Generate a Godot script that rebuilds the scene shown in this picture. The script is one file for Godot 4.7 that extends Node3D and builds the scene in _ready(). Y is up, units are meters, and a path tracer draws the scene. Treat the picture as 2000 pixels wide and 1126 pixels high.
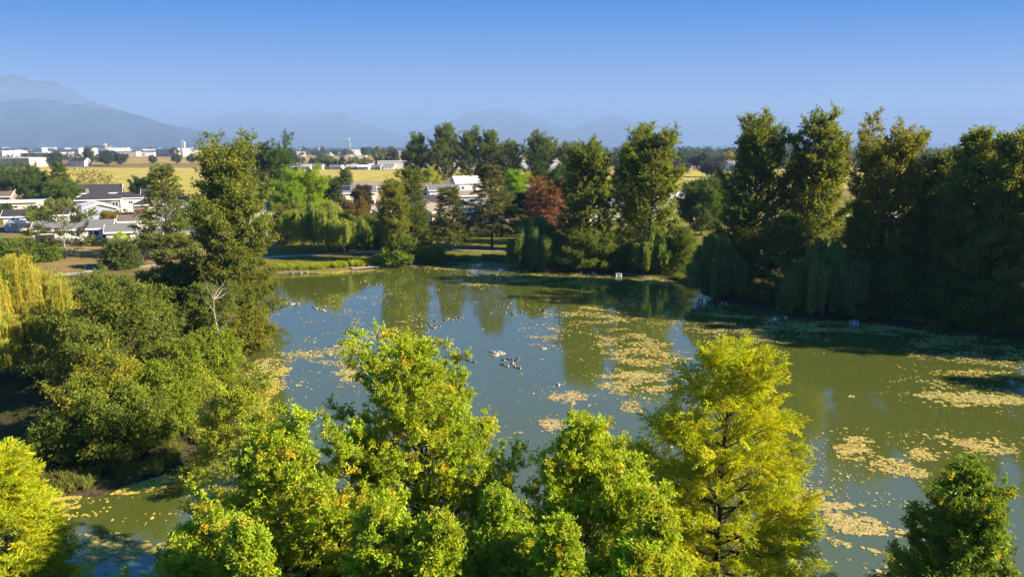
extends Node3D
# A pond in a park on the edge of a town, seen from a drone: camera 25 m up, looking level-ish to -Z.
# World units are metres, y up, water level y = 0. Tables give x and the distance d ahead of the camera (z = -d).

var rng := RandomNumberGenerator.new()
var used := {}
var M := {}
var SP := {}
var hills_noise := FastNoiseLite.new()
var patch_noise := FastNoiseLite.new()
var fine_noise := FastNoiseLite.new()

const POND := [
	Vector2(-95, 30), Vector2(-60, 29), Vector2(-30, 30), Vector2(0, 31), Vector2(22, 32), Vector2(40, 30), Vector2(60, 32), Vector2(86, 42), Vector2(84, 62), Vector2(77, 76),
	Vector2(67.4, 86.5), Vector2(58, 92), Vector2(51.7, 95.3), Vector2(46, 98), Vector2(41.9, 100.5), Vector2(36, 107), Vector2(33.5, 113), Vector2(33, 126), Vector2(27, 131), Vector2(20.7, 135.5),
	Vector2(13, 138), Vector2(6.5, 141), Vector2(0, 146.3), Vector2(-14.5, 146.6), Vector2(-22.9, 143.4), Vector2(-31.8, 139), Vector2(-39.4, 136), Vector2(-47, 134.4), Vector2(-52, 129),
	Vector2(-47, 121), Vector2(-41, 106), Vector2(-36.5, 93), Vector2(-31, 76), Vector2(-26.5, 63), Vector2(-25, 55), Vector2(-26.6, 49), Vector2(-30, 45.8), Vector2(-34.5, 45), Vector2(-40, 50),
	Vector2(-47, 57), Vector2(-55, 64), Vector2(-76, 67), Vector2(-95, 62)]


func _ready() -> void:
	rng.seed = 20
	hills_noise.seed = 5
	hills_noise.frequency = 0.0011
	hills_noise.fractal_octaves = 5
	patch_noise.seed = 11
	patch_noise.frequency = 0.03
	patch_noise.fractal_octaves = 4
	fine_noise.seed = 3
	fine_noise.frequency = 0.35
	fine_noise.fractal_octaves = 3
	var cam := Camera3D.new()
	cam.name = "camera"
	cam.position = Vector3(0, 25, 0)
	cam.rotation_degrees = Vector3(-11.74, 0, 0)
	cam.fov = 45.8
	cam.near = 0.2
	cam.far = 30000.0
	add_child(cam)
	var sky_mat := ProceduralSkyMaterial.new()
	sky_mat.sky_top_color = Color(0.006, 0.064, 0.208).linear_to_srgb()
	sky_mat.sky_horizon_color = Color(0.046, 0.090, 0.156).linear_to_srgb()
	sky_mat.sky_curve = 0.075
	sky_mat.ground_bottom_color = Color(0.10, 0.12, 0.10).linear_to_srgb()
	sky_mat.ground_horizon_color = Color(0.20, 0.26, 0.40).linear_to_srgb()
	var sky := Sky.new()
	sky.sky_material = sky_mat
	var env := Environment.new()
	env.background_mode = Environment.BG_SKY
	env.sky = sky
	env.tonemap_mode = Environment.TONE_MAPPER_LINEAR
	env.tonemap_exposure = 3.6
	env.fog_enabled = true
	env.fog_density = 0.00007
	env.fog_light_color = Color(0.34, 0.58, 1.0).linear_to_srgb()
	env.volumetric_fog_enabled = true
	env.volumetric_fog_density = 0.0
	env.sdfgi_enabled = true
	env.ssao_enabled = true
	env.ssil_enabled = true
	var world := WorldEnvironment.new()
	world.name = "world"
	world.environment = env
	add_child(world)
	var sun := DirectionalLight3D.new()
	sun.name = "sun"
	sun.light_color = Color(1.0, 0.93, 0.82)
	sun.light_energy = 1.6
	sun.light_angular_distance = 0.5
	sun.shadow_enabled = true
	add_child(sun)
	sun.look_at_from_position(Vector3(0.845, 0.465, 0.16) * 100.0, Vector3.ZERO, Vector3.UP)

	materials()
	spray_kinds()
	setting()
	far_country()
	houses()
	trees()
	shore_plants()
	pond_things()


# ---------------------------------------------------------------- helpers

func rf(a: float, b: float) -> float:
	return rng.randf_range(a, b)


func numbered(called: String) -> String:
	var n: int = used.get(called, 0)
	used[called] = n + 1
	return called if n == 0 else "%s_%03d" % [called, n]


func tag(o: Node3D, label: String, category: String, group := "") -> Node3D:
	o.set_meta("label", label)
	o.set_meta("category", category)
	if group != "":
		o.set_meta("group", group)
	return o


func thing(called: String, label: String, category: String, at: Vector3, turn := 0.0, group := "") -> Node3D:
	var o := Node3D.new()
	o.name = numbered(called)
	add_child(o)
	o.position = at
	o.rotation.y = turn
	return tag(o, label, category, group)


func part(called: String, m: Mesh, mat: Material, parent: Node3D) -> MeshInstance3D:
	var o := MeshInstance3D.new()
	o.name = called
	o.mesh = m
	o.material_override = mat
	parent.add_child(o, true)
	return o


func structure(called: String, m: Mesh, mat: Material) -> MeshInstance3D:
	var o := MeshInstance3D.new()
	o.name = numbered(called)
	o.mesh = m
	o.material_override = mat
	add_child(o)
	o.set_meta("kind", "structure")
	return o


func copies(called: String, mesh: Mesh, mat: Material, where: Array, tints: PackedColorArray, parent: Node3D) -> MultiMeshInstance3D:
	var mm := MultiMesh.new()
	mm.transform_format = MultiMesh.TRANSFORM_3D
	mm.use_colors = true
	mm.mesh = mesh
	mm.instance_count = where.size()
	# a leaf's reflected and passed light together: tables give about half of it
	var k := 2.2 if mat == M.leaf or mat == M.needle else 1.0
	for i in where.size():
		mm.set_instance_transform(i, where[i])
		mm.set_instance_color(i, Color(tints[i].r * k, tints[i].g * k, tints[i].b * k))
	var o := MultiMeshInstance3D.new()
	o.name = called if parent != self else numbered(called)
	o.multimesh = mm
	o.material_override = mat
	parent.add_child(o, true)
	o.set_meta("kind", "stuff")
	return o


func raw_mesh(v: PackedVector3Array, c := PackedColorArray(), n := PackedVector3Array(), idx := PackedInt32Array()) -> ArrayMesh:
	var a := []
	a.resize(Mesh.ARRAY_MAX)
	a[Mesh.ARRAY_VERTEX] = v
	if c.size():
		a[Mesh.ARRAY_COLOR] = c
	if n.size():
		a[Mesh.ARRAY_NORMAL] = n
	if idx.size():
		a[Mesh.ARRAY_INDEX] = idx
	var m := ArrayMesh.new()
	m.add_surface_from_arrays(Mesh.PRIMITIVE_TRIANGLES, a)
	return m


func quad(v: PackedVector3Array, a: Vector3, b: Vector3, c: Vector3, d: Vector3) -> void:
	v.append(a); v.append(b); v.append(c)
	v.append(a); v.append(c); v.append(d)


func bx(v: PackedVector3Array, lo: Vector3, hi: Vector3) -> void:
	var p := [Vector3(lo.x, lo.y, lo.z), Vector3(hi.x, lo.y, lo.z), Vector3(hi.x, lo.y, hi.z), Vector3(lo.x, lo.y, hi.z), Vector3(lo.x, hi.y, lo.z), Vector3(hi.x, hi.y, lo.z), Vector3(hi.x, hi.y, hi.z), Vector3(lo.x, hi.y, hi.z)]
	for f in [[3, 7, 6, 2], [1, 5, 4, 0], [2, 6, 5, 1], [0, 4, 7, 3], [7, 4, 5, 6], [0, 3, 2, 1]]:
		quad(v, p[f[0]], p[f[1]], p[f[2]], p[f[3]])


func box(lo: Vector3, hi: Vector3) -> ArrayMesh:
	var v := PackedVector3Array()
	bx(v, lo, hi)
	return raw_mesh(v)


func tube(v: PackedVector3Array, nn: PackedVector3Array, idx: PackedInt32Array, pts: Array, radii: Array, sides: int) -> void:
	var first := v.size()
	var n := pts.size()
	for i in n:
		var along: Vector3 = (pts[mini(i + 1, n - 1)] - pts[maxi(i - 1, 0)]).normalized()
		var ref := Vector3.RIGHT if absf(along.x) < 0.8 else Vector3.BACK
		var a := along.cross(ref).normalized()
		var b := along.cross(a)
		for k in sides:
			var t := TAU * k / sides
			var o := a * cos(t) + b * sin(t)
			v.append(pts[i] + o * radii[i])
			nn.append(o)
	for i in n - 1:
		for k in sides:
			var p := first + i * sides + k
			var q := first + i * sides + (k + 1) % sides
			idx.append_array(PackedInt32Array([p, p + sides, q, q, p + sides, q + sides]))


func inside_pond(x: float, d: float) -> float:
	# signed distance to the shore, positive on water
	var best := 1e9
	var p := Vector2(x, d)
	var inside := false
	var n := POND.size()
	var j := n - 1
	for i in n:
		var a: Vector2 = POND[j]
		var b: Vector2 = POND[i]
		var ab := b - a
		var t := clampf((p - a).dot(ab) / ab.length_squared(), 0.0, 1.0)
		best = minf(best, p.distance_squared_to(a + ab * t))
		if (a.y > d) != (b.y > d) and x < (b.x - a.x) * (d - a.y) / (b.y - a.y) + a.x:
			inside = not inside
		j = i
	return sqrt(best) * (1.0 if inside else -1.0)


func ground_y(x: float, d: float) -> float:
	if absf(x) > 140.0 or d < -60.0 or d > 210.0:
		return 0.7
	var s := inside_pond(x, d) + patch_noise.get_noise_2d(x * 4.0, d * 4.0) * 1.6
	if s > 0.0:
		return maxf(-1.4, -0.25 * s)
	return 0.7 * (1.0 - exp(s / 4.0)) + 0.02


# ---------------------------------------------------------------- materials

func noise_tex(freq: float, a: Color, b: Color, seed_ := 1, octaves := 5, size := 512, c0 := 0.25, c1 := 0.75) -> NoiseTexture2D:
	var n := FastNoiseLite.new()
	n.seed = seed_
	n.frequency = freq
	n.fractal_octaves = octaves
	var g := Gradient.new()
	g.offsets = PackedFloat32Array([c0, c1])
	g.colors = PackedColorArray([a, b])
	var t := NoiseTexture2D.new()
	t.width = size
	t.height = size
	t.seamless = true
	t.noise = n
	t.color_ramp = g
	return t


func plain(called: String, c: Color, rough := 0.85, tex: Texture2D = null, scale := 0.3, spec := 0.3) -> StandardMaterial3D:
	# c is the real-world base colour (linear)
	var m := StandardMaterial3D.new()
	m.resource_name = called
	m.albedo_color = c.linear_to_srgb()
	m.roughness = rough
	m.metallic_specular = spec
	if tex:
		m.albedo_texture = tex
		m.uv1_triplanar = true
		m.uv1_world_triplanar = true
		m.uv1_scale = Vector3.ONE * scale
	M[called] = m
	return m


func materials() -> void:
	var mottle := noise_tex(0.02, Color(0.72, 0.72, 0.72), Color(1, 1, 1), 4)
	var streak := noise_tex(0.03, Color(0.55, 0.55, 0.55), Color(1, 1, 1), 9, 6)
	var leaf := StandardMaterial3D.new()
	leaf.resource_name = "foliage"
	leaf.vertex_color_use_as_albedo = true
	leaf.roughness = 0.5
	leaf.metallic_specular = 0.35
	leaf.backlight_enabled = true
	leaf.backlight = Color(1.0, 1.0, 0.55)
	M.leaf = leaf
	var needle := leaf.duplicate() as StandardMaterial3D
	needle.resource_name = "needles"
	needle.roughness = 0.65
	needle.backlight = Color(0.75, 0.75, 0.5)
	M.needle = needle
	plain("bark", Color(0.10, 0.085, 0.065), 0.9, streak, 0.5)
	plain("pale_bark", Color(0.34, 0.31, 0.26), 0.85, streak, 0.6)
	plain("dead_wood", Color(0.40, 0.34, 0.28), 0.9, streak, 0.8)
	var ground := StandardMaterial3D.new()
	ground.resource_name = "ground"
	ground.vertex_color_use_as_albedo = true
	ground.roughness = 0.95
	ground.metallic_specular = 0.15
	ground.albedo_texture = noise_tex(0.035, Color(0.62, 0.60, 0.55), Color(1, 1, 1), 2, 6, 1024)
	ground.uv1_triplanar = true
	ground.uv1_world_triplanar = true
	ground.uv1_scale = Vector3.ONE * 0.06
	M.ground = ground
	plain("path", Color(0.36, 0.34, 0.31), 0.95, mottle, 0.4)
	plain("crop", Color(0.40, 0.32, 0.085), 0.95, noise_tex(0.012, Color(0.70, 0.76, 0.62), Color(1, 1, 1), 6, 5, 1024, 0.3, 0.65), 0.0035, 0.1)
	(M.crop as StandardMaterial3D).uv1_scale = Vector3(0.0035, 0.0035, 0.012)
	plain("stubble", Color(0.33, 0.24, 0.09), 0.95, noise_tex(0.02, Color(0.72, 0.72, 0.66), Color(1, 1, 1), 8), 0.004, 0.1)
	plain("forest_slope", Color(0.035, 0.05, 0.045), 0.95, noise_tex(0.01, Color(0.45, 0.5, 0.45), Color(1.0, 1.0, 1.0), 12, 6, 1024), 0.0006, 0.1)
	var water := StandardMaterial3D.new()
	water.resource_name = "pond_water"
	water.albedo_color = Color(0.062, 0.076, 0.014).linear_to_srgb()
	water.roughness = 0.02
	water.metallic_specular = 0.70
	water.clearcoat_enabled = true
	water.clearcoat = 0.4
	water.clearcoat_roughness = 0.03
	var wn := FastNoiseLite.new()
	wn.seed = 21
	wn.frequency = 0.018
	wn.fractal_octaves = 4
	wn.fractal_gain = 0.55
	var wt := NoiseTexture2D.new()
	wt.width = 1024
	wt.height = 1024
	wt.seamless = true
	wt.as_normal_map = true
	wt.bump_strength = 6.0
	wt.noise = wn
	water.normal_enabled = true
	water.normal_texture = wt
	water.normal_scale = 0.05
	water.uv1_triplanar = true
	water.uv1_world_triplanar = true
	water.uv1_scale = Vector3(0.045, 0.045, 0.07)
	M.water = water
	var pad := StandardMaterial3D.new()
	pad.resource_name = "floating_algae"
	pad.vertex_color_use_as_albedo = true
	pad.roughness = 0.7
	pad.metallic_specular = 0.3
	M.pad = pad
	var feather := StandardMaterial3D.new()
	feather.resource_name = "feathers"
	feather.vertex_color_use_as_albedo = true
	feather.roughness = 0.8
	M.feather = feather
	plain("white_wall", Color(0.74, 0.73, 0.70), 0.8, mottle, 0.25)
	plain("cream_wall", Color(0.62, 0.54, 0.42), 0.8, mottle, 0.25)
	plain("tan_wall", Color(0.42, 0.36, 0.28), 0.8, mottle, 0.25)
	plain("taupe_wall", Color(0.19, 0.18, 0.165), 0.8, mottle, 0.25)
	plain("blue_wall", Color(0.30, 0.36, 0.42), 0.8, mottle, 0.25)
	plain("pink_wall", Color(0.62, 0.50, 0.45), 0.8, mottle, 0.25)
	plain("dark_roof", Color(0.055, 0.055, 0.062), 0.9, streak, 0.5)
	plain("grey_roof", Color(0.21, 0.205, 0.21), 0.9, streak, 0.5)
	plain("brown_roof", Color(0.20, 0.15, 0.12), 0.9, streak, 0.5)
	plain("tan_roof", Color(0.33, 0.27, 0.21), 0.9, streak, 0.5)
	plain("white_roof", Color(0.66, 0.65, 0.62), 0.8, mottle, 0.3)
	plain("red_roof", Color(0.40, 0.10, 0.08), 0.8, mottle, 0.3)
	plain("trim", Color(0.78, 0.78, 0.76), 0.6)
	plain("glass", Color(0.03, 0.035, 0.04), 0.08, null, 1.0, 0.5)
	plain("panel", Color(0.02, 0.025, 0.05), 0.12, null, 1.0, 0.5)
	plain("door", Color(0.16, 0.10, 0.07), 0.6)
	plain("concrete", Color(0.40, 0.39, 0.37), 0.9, mottle, 0.3)
	plain("metal", Color(0.30, 0.31, 0.32), 0.45)
	plain("black", Color(0.02, 0.02, 0.022), 0.6)
	plain("rubber", Color(0.02, 0.02, 0.02), 0.9)
	plain("car_paint", Color(0.72, 0.72, 0.73), 0.25, null, 1.0, 0.5)
	plain("brick_wall", Color(0.30, 0.22, 0.18), 0.9, mottle, 0.3)
	plain("steel_blue", Color(0.10, 0.17, 0.28), 0.7, mottle, 0.1)
	plain("stone", Color(0.30, 0.29, 0.27), 0.9, streak, 1.0)


# ---------------------------------------------------------------- foliage sprays (shared by all crowns)

func leaf(v: PackedVector3Array, c: PackedColorArray, base: Vector3, dir: Vector3, up: Vector3, length: float, width: float, tone: Color) -> void:
	var side := dir.cross(up).normalized()
	var n := side.cross(dir)
	var mid := base + dir * length * 0.45
	var tip := base + dir * length - n * length * 0.12
	var l := mid - side * width * 0.5 + n * width * 0.22
	var r := mid + side * width * 0.5 + n * width * 0.22
	v.append(base); v.append(l); v.append(tip)
	v.append(base); v.append(tip); v.append(r)
	for k in 6:
		c.append(tone)


func rand_dir() -> Vector3:
	var z := rf(-1, 1)
	var a := rf(0, TAU)
	var s := sqrt(1.0 - z * z)
	return Vector3(s * cos(a), z, s * sin(a))


func tone_of(spread: float) -> Color:
	var k := 1.0 + rf(-spread, spread)
	return Color(k * (1.0 + rf(-0.12, 0.14)), k, k * (1.0 + rf(-0.2, 0.2)))


func broad_spray(twigs: int, per: int, size: float, length: float, width: float, open_ := 0.9) -> ArrayMesh:
	# twigs fan out from the origin along +Y, leaves alternate along them
	var v := PackedVector3Array()
	var c := PackedColorArray()
	for t in twigs:
		var out := (Vector3.UP + rand_dir() * open_).normalized()
		var from := rand_dir() * size * 0.18
		var reach := size * rf(0.55, 1.05)
		for k in per:
			var s := (k + rf(0.2, 0.9)) / per
			var at := from + out * reach * s + rand_dir() * size * 0.06
			var d := (out * rf(0.15, 0.9) + rand_dir()).normalized()
			leaf(v, c, at, d, rand_dir(), length * rf(0.55, 1.3), width * rf(0.6, 1.25), tone_of(0.32))
	return raw_mesh(v, c)


func fan_spray(size: float, pairs: int, length: float, width: float, droop: float, sub := 5) -> ArrayMesh:
	# a flat feathery spray along +Y: side shoots both ways, each edged with small leaflets
	var v := PackedVector3Array()
	var c := PackedColorArray()
	for p in pairs:
		var s := (p + 0.4) / pairs
		var reach := size * 0.42 * sin(PI * (0.18 + 0.8 * (1.0 - s)))
		for sd in [-1.0, 1.0]:
			var out := (Vector3(sd, 0.75, rf(-0.25, 0.25))).normalized()
			for k in sub:
				var q := (k + 0.5) / sub
				var at := Vector3(0, s * size, 0) + out * reach * q + Vector3(rf(-0.03, 0.03) * size, 0, -droop * size * (s * s + q * q * 0.35) + rf(-0.05, 0.05) * size)
				var d := (out + Vector3(rf(-0.8, 0.8), rf(-0.5, 0.8), rf(-0.7, 0.4))).normalized()
				leaf(v, c, at, d, (Vector3.BACK + rand_dir() * 0.6).normalized(), length * rf(0.7, 1.2), width * rf(0.7, 1.2), tone_of(0.18))
	return raw_mesh(v, c)


func curtain_spray(strands: int, per: int, length: float, spread: float, ll: float, lw: float) -> ArrayMesh:
	# hanging strands: -Y is down
	var v := PackedVector3Array()
	var c := PackedColorArray()
	for s in strands:
		var x := rf(-spread, spread)
		var z := rf(-spread, spread)
		var sway := Vector3(rf(-0.12, 0.12), 0, rf(-0.12, 0.12))
		var len_ := length * rf(0.7, 1.1)
		for k in per:
			var t := (k + rf(0.0, 0.9)) / per
			var at := Vector3(x, -t * len_, z) + sway * t * len_
			var d := (Vector3(0, -1.0, 0) + rand_dir() * 0.45).normalized()
			leaf(v, c, at, d, rand_dir(), ll * rf(0.7, 1.2), lw, tone_of(0.2))
	return raw_mesh(v, c)


func spray_kinds() -> void:
	rng.seed = 77
	SP.near_oak = [broad_spray(7, 9, 0.62, 0.20, 0.09, 0.75), broad_spray(7, 9, 0.66, 0.20, 0.085, 0.7)]
	SP.near_cypress = [fan_spray(0.85, 9, 0.17, 0.055, 0.25, 5), fan_spray(0.8, 9, 0.16, 0.055, 0.3, 5)]
	SP.near_sparse = [broad_spray(5, 8, 0.6, 0.13, 0.07)]
	SP.mid_small = [broad_spray(7, 8, 0.95, 0.25, 0.15), broad_spray(7, 8, 0.95, 0.24, 0.16)]
	SP.poplar = [broad_spray(7, 9, 1.5, 0.36, 0.24, 0.6), broad_spray(7, 9, 1.4, 0.34, 0.25, 0.7)]
	SP.round = [broad_spray(9, 8, 1.5, 0.34, 0.23, 1.1), broad_spray(9, 8, 1.5, 0.36, 0.22, 1.1)]
	SP.needle = [fan_spray(1.7, 8, 0.46, 0.17, 0.16, 4), fan_spray(1.6, 8, 0.44, 0.17, 0.22, 4)]
	SP.curtain = [curtain_spray(8, 9, 2.4, 0.42, 0.52, 0.10), curtain_spray(8, 9, 2.0, 0.44, 0.50, 0.10)]
	SP.near_curtain = [curtain_spray(9, 12, 1.9, 0.30, 0.30, 0.055), curtain_spray(9, 12, 1.6, 0.32, 0.28, 0.055)]
	SP.far = [broad_spray(10, 6, 3.2, 1.1, 0.8, 1.2)]
	SP.far_needle = [broad_spray(8, 6, 2.6, 1.0, 0.5, 0.9)]


# ---------------------------------------------------------------- trees

func env_at(env: Array, t: float) -> float:
	for i in env.size() - 1:
		if t <= env[i + 1][0]:
			return lerpf(env[i][1], env[i + 1][1], inverse_lerp(env[i][0], env[i + 1][0], t))
	return env[-1][1]


func tinted(c: Color, spread: float) -> Color:
	var k := 1.0 + rf(-spread, spread)
	var warm := rf(-0.12, 0.12)
	return Color(c.r * k * (1.0 + warm), c.g * k, c.b * k * (1.0 - warm))


# P: h, r, base (crown base), env [[t, share of r]], limbs, low/high (degrees the limbs rise at the bottom / top), lift (bend up > 0, droop < 0), subs, step, spray, size, color, spread, trunk, bark, roll, stems, wobble, hollow
func make_tree(called: String, label: String, category: String, at: Vector3, P: Dictionary, group := "") -> Node3D:
	var root := thing(called, label, category, at, 0.0, group)
	var h: float = P.h
	var r: float = P.r
	var base: float = P.get("base", 0.15)
	var env: Array = P.env
	var v := PackedVector3Array()
	var nn := PackedVector3Array()
	var idx := PackedInt32Array()
	var where: Array = []
	var tints := PackedColorArray()
	var roll: float = P.get("roll", PI)
	var stems: int = P.get("stems", 1)
	var tr: float = P.get("trunk", h * 0.014)
	var wob: float = P.get("wobble", 0.02)
	var step: float = P.step
	var size: float = P.get("size", 1.0)
	var color: Color = P.color
	var spread: float = P.get("spread", 0.2)
	var subs: int = P.subs
	var lift: float = P.get("lift", 0.2)
	var inner: float = P.get("inner", 0.3)
	var fine: bool = P.get("fine", false)
	var over: float = r * env[-1][1] / maxf(0.35, cos(deg_to_rad(P.high))) * P.get("over", 1.0) + step * 0.9
	for s in stems:
		var lean := Vector3.ZERO
		var sh := maxf(h - over, h * 0.7)
		var from := Vector3(0, -0.3, 0)
		if stems > 1:
			var a0 := TAU * (s + rf(0.0, 0.6)) / stems
			lean = Vector3(cos(a0), 0, sin(a0)) * r * rf(0.25, 0.6)
			sh *= rf(0.72, 1.0)
			from += Vector3(cos(a0), 0, sin(a0)) * r * 0.08
		var axis: Array = []
		var rad: Array = []
		var nseg := 10
		var w := Vector3.ZERO
		for k in nseg + 1:
			var t := float(k) / nseg
			w += Vector3(rf(-1, 1), 0, rf(-1, 1)) * wob * h * 0.35
			axis.append(from + Vector3(0, sh * t * 0.985, 0) + lean * t * t + w * t)
			rad.append(maxf(0.012, tr * (1.0 - t) ** 0.8 * (1.25 if k == 0 else 1.0)))
		tube(v, nn, idx, axis, rad, 7)
		var limbs: int = int(P.limbs / stems)
		var az := rf(0, TAU)
		for i in limbs:
			var q := (i + rf(0.0, 0.8)) / limbs
			q = q ** P.get("crowd", 0.9)
			var t0 := base + (0.97 - base) * q
			az += 2.399 + rf(-0.35, 0.35)
			var f := t0 * nseg
			var k0 := mini(int(f), nseg - 1)
			var start: Vector3 = axis[k0].lerp(axis[k0 + 1], f - k0)
			var elev := deg_to_rad(lerpf(P.low, P.high, q) + rf(-9, 9))
			var reach: float = r * env_at(env, q) * rf(P.get("short", 0.72), P.get("long", 1.12)) * (1.0 + P.get("lobes", 0.5) * patch_noise.get_noise_3d(cos(az) * 22.0 + at.x * 9.0, q * 55.0, sin(az) * 22.0 + at.z * 9.0)) / maxf(0.35, cos(elev))
			if q > 0.9:
				reach = maxf(reach, h * 0.035)
			var flat := Vector3(cos(az), 0, sin(az))
			var dir := flat * cos(elev) + Vector3.UP * sin(elev)
			var pts: Array = []
			var rr: Array = []
			var lr := clampf(tr * 0.42 * (reach / r) * (1.2 - 0.7 * q), 0.012, tr * 0.6)
			var p := start
			for k in 6:
				var u := k / 5.0
				pts.append(p)
				rr.append(maxf(0.008, lr * (1.0 - u * 0.92)))
				p += (dir + Vector3.UP * lift * (u * 2.0 - 0.3) + rand_dir() * 0.13).normalized() * reach / 5.0
			tube(v, nn, idx, pts, rr, 4)
			# side branches and the sprays on them
			var count := maxi(2, int(subs * clampf(reach / r, 0.35, 1.3)))
			for b in count + 1:
				var u0 := inner + (1.0 - inner) * (b + rf(0.1, 0.9)) / count
				u0 = minf(u0, 1.0)
				var g := u0 * 5.0
				var g0 := mini(int(g), 4)
				var bs: Vector3 = pts[g0].lerp(pts[g0 + 1], g - g0)
				var ld: Vector3 = (pts[g0 + 1] - pts[g0]).normalized()
				var across := ld.cross(Vector3.UP).normalized() * (1.0 if b % 2 == 0 else -1.0)
				var bd: Vector3
				var bl: float
				if b == count:
					bs = pts[4]
					bd = ld
					bl = reach * 0.24
				else:
					bd = (ld * rf(0.5, 1.0) + across * rf(0.5, 1.1) + Vector3.UP * (lift * 0.8 + rf(-0.25, 0.3))).normalized()
					bl = reach * rf(0.22, 0.42) * (1.15 - 0.55 * u0)
				bl = maxf(bl, step)
				if fine:
					tube(v, nn, idx, [bs, bs + bd * bl], [lr * 0.3, 0.006], 3)
				var n := maxi(1, int(bl / step + 0.5))
				for k in n:
					var sp := bs + bd * bl * ((k + rf(0.3, 1.0)) / n) + rand_dir() * step * 0.25
					var sd: Vector3 = (bd + rand_dir() * P.get("loose", 0.5) + Vector3.UP * lift * 0.4).normalized()
					var bx_: Vector3 = sd.cross(Vector3.UP)
					bx_ = Vector3.RIGHT if bx_.length_squared() < 0.001 else bx_.normalized()
					var bz: Vector3 = bx_.cross(sd)
					var basis_ := Basis(bx_, sd, bz) * Basis(Vector3.UP, rf(-roll, roll))
					where.append(Transform3D(basis_.scaled_local(Vector3.ONE * size * rf(0.75, 1.25)), sp))
					tints.append(tinted(color, spread) if rng.randf() > P.get("odd", 0.0) else tinted(P.get("odd_color", color), spread))
	part("trunk", raw_mesh(v, PackedColorArray(), nn, idx), M[P.get("bark", "bark")], root)
	var kinds: Array = SP[P.spray]
	copies("crown", kinds[rng.randi() % kinds.size()], M[P.get("leaf", "leaf")], where, tints, root)
	return root


func make_willow(called: String, label: String, at: Vector3, h: float, r: float, color: Color, kind := "curtain", step := 1.0, fall := 0.9, group := "") -> Node3D:
	# arching limbs make a dome of several lobes; strands hang from them almost to the ground
	var root := thing(called, label, "tree", at, 0.0, group)
	var v := PackedVector3Array()
	var nn := PackedVector3Array()
	var idx := PackedInt32Array()
	var where: Array = []
	var tints := PackedColorArray()
	var trunk_top := h * 0.32
	tube(v, nn, idx, [Vector3(0, -0.3, 0), Vector3(0.1, trunk_top * 0.5, 0.05), Vector3(-0.05, trunk_top, 0.1)], [h * 0.045, h * 0.033, h * 0.03], 8)
	var limbs := 26
	var drop: float = 2.1 if kind == "curtain" else 1.6
	for i in limbs:
		var a := TAU * i / limbs * 3.0 + rf(-0.3, 0.3)
		var ring := 0.30 + 0.70 * float(i % 5) / 4.0
		var out := r * ring * rf(0.7, 1.15)
		var top := h * (1.0 - 0.34 * ring * ring) * rf(0.78, 1.04)
		var flat := Vector3(cos(a), 0, sin(a))
		var p0 := Vector3(0, trunk_top * rf(0.7, 1.0), 0)
		var p1 := flat * out * 0.35 + Vector3(0, top * 0.85, 0)
		var p2 := flat * out * 0.75 + Vector3(0, top * 1.06, 0)
		var p3 := flat * out + Vector3(0, top * 0.78, 0)
		var pts: Array = []
		var rr: Array = []
		for k in 9:
			var t := k / 8.0
			pts.append(p0.bezier_interpolate(p1, p2, p3, t))
			rr.append(h * 0.013 * maxf(0.06, 1.0 - t * 1.25))
		tube(v, nn, idx, pts, rr, 5)
		# branchlets along the limb, each hung with strands
		var along := int(8 * maxf(0.7, out / step / 4.0))
		for b in along:
			var t := lerpf(0.22, 1.0, (b + rf(0, 1)) / along)
			var bp: Vector3 = p0.bezier_interpolate(p1, p2, p3, t)
			var side := Vector3(-flat.z, 0, flat.x)
			for q in 4:
				var off := side * rf(-1, 1) * r * 0.13 + flat * rf(-0.07, 0.08) * r
				var head := bp + off + Vector3(0, -off.length() * 0.35 + rf(-0.1, 0.7), 0)
				var low := maxf(0.35, (1.0 - fall) * h * rf(0.4, 2.0) + rf(0.0, 0.22) * h)
				var hang := (head.y - low) * (rf(0.2, 0.75) if q < 2 else rf(0.6, 1.0))
				var n := maxi(1, int(hang / drop + 0.6))
				var c := tinted(color, 0.22)
				var yaw := rf(0, TAU)
				var tilt := flat * rf(0.02, 0.10)
				for k in n:
					var pos := head + Vector3(0, -k * drop * 0.93, 0) + tilt * k * drop
					where.append(Transform3D(Basis(Vector3.UP, yaw + rf(-0.5, 0.5)) * Basis(flat.cross(Vector3.UP).normalized(), rf(-0.08, 0.12)), pos))
					tints.append(Color(c.r * rf(0.9, 1.1), c.g * rf(0.92, 1.08), c.b))
	part("trunk", raw_mesh(v, PackedColorArray(), nn, idx), M.bark, root)
	copies("crown", SP[kind][rng.randi() % 2], M.leaf, where, tints, root)
	return root


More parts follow.
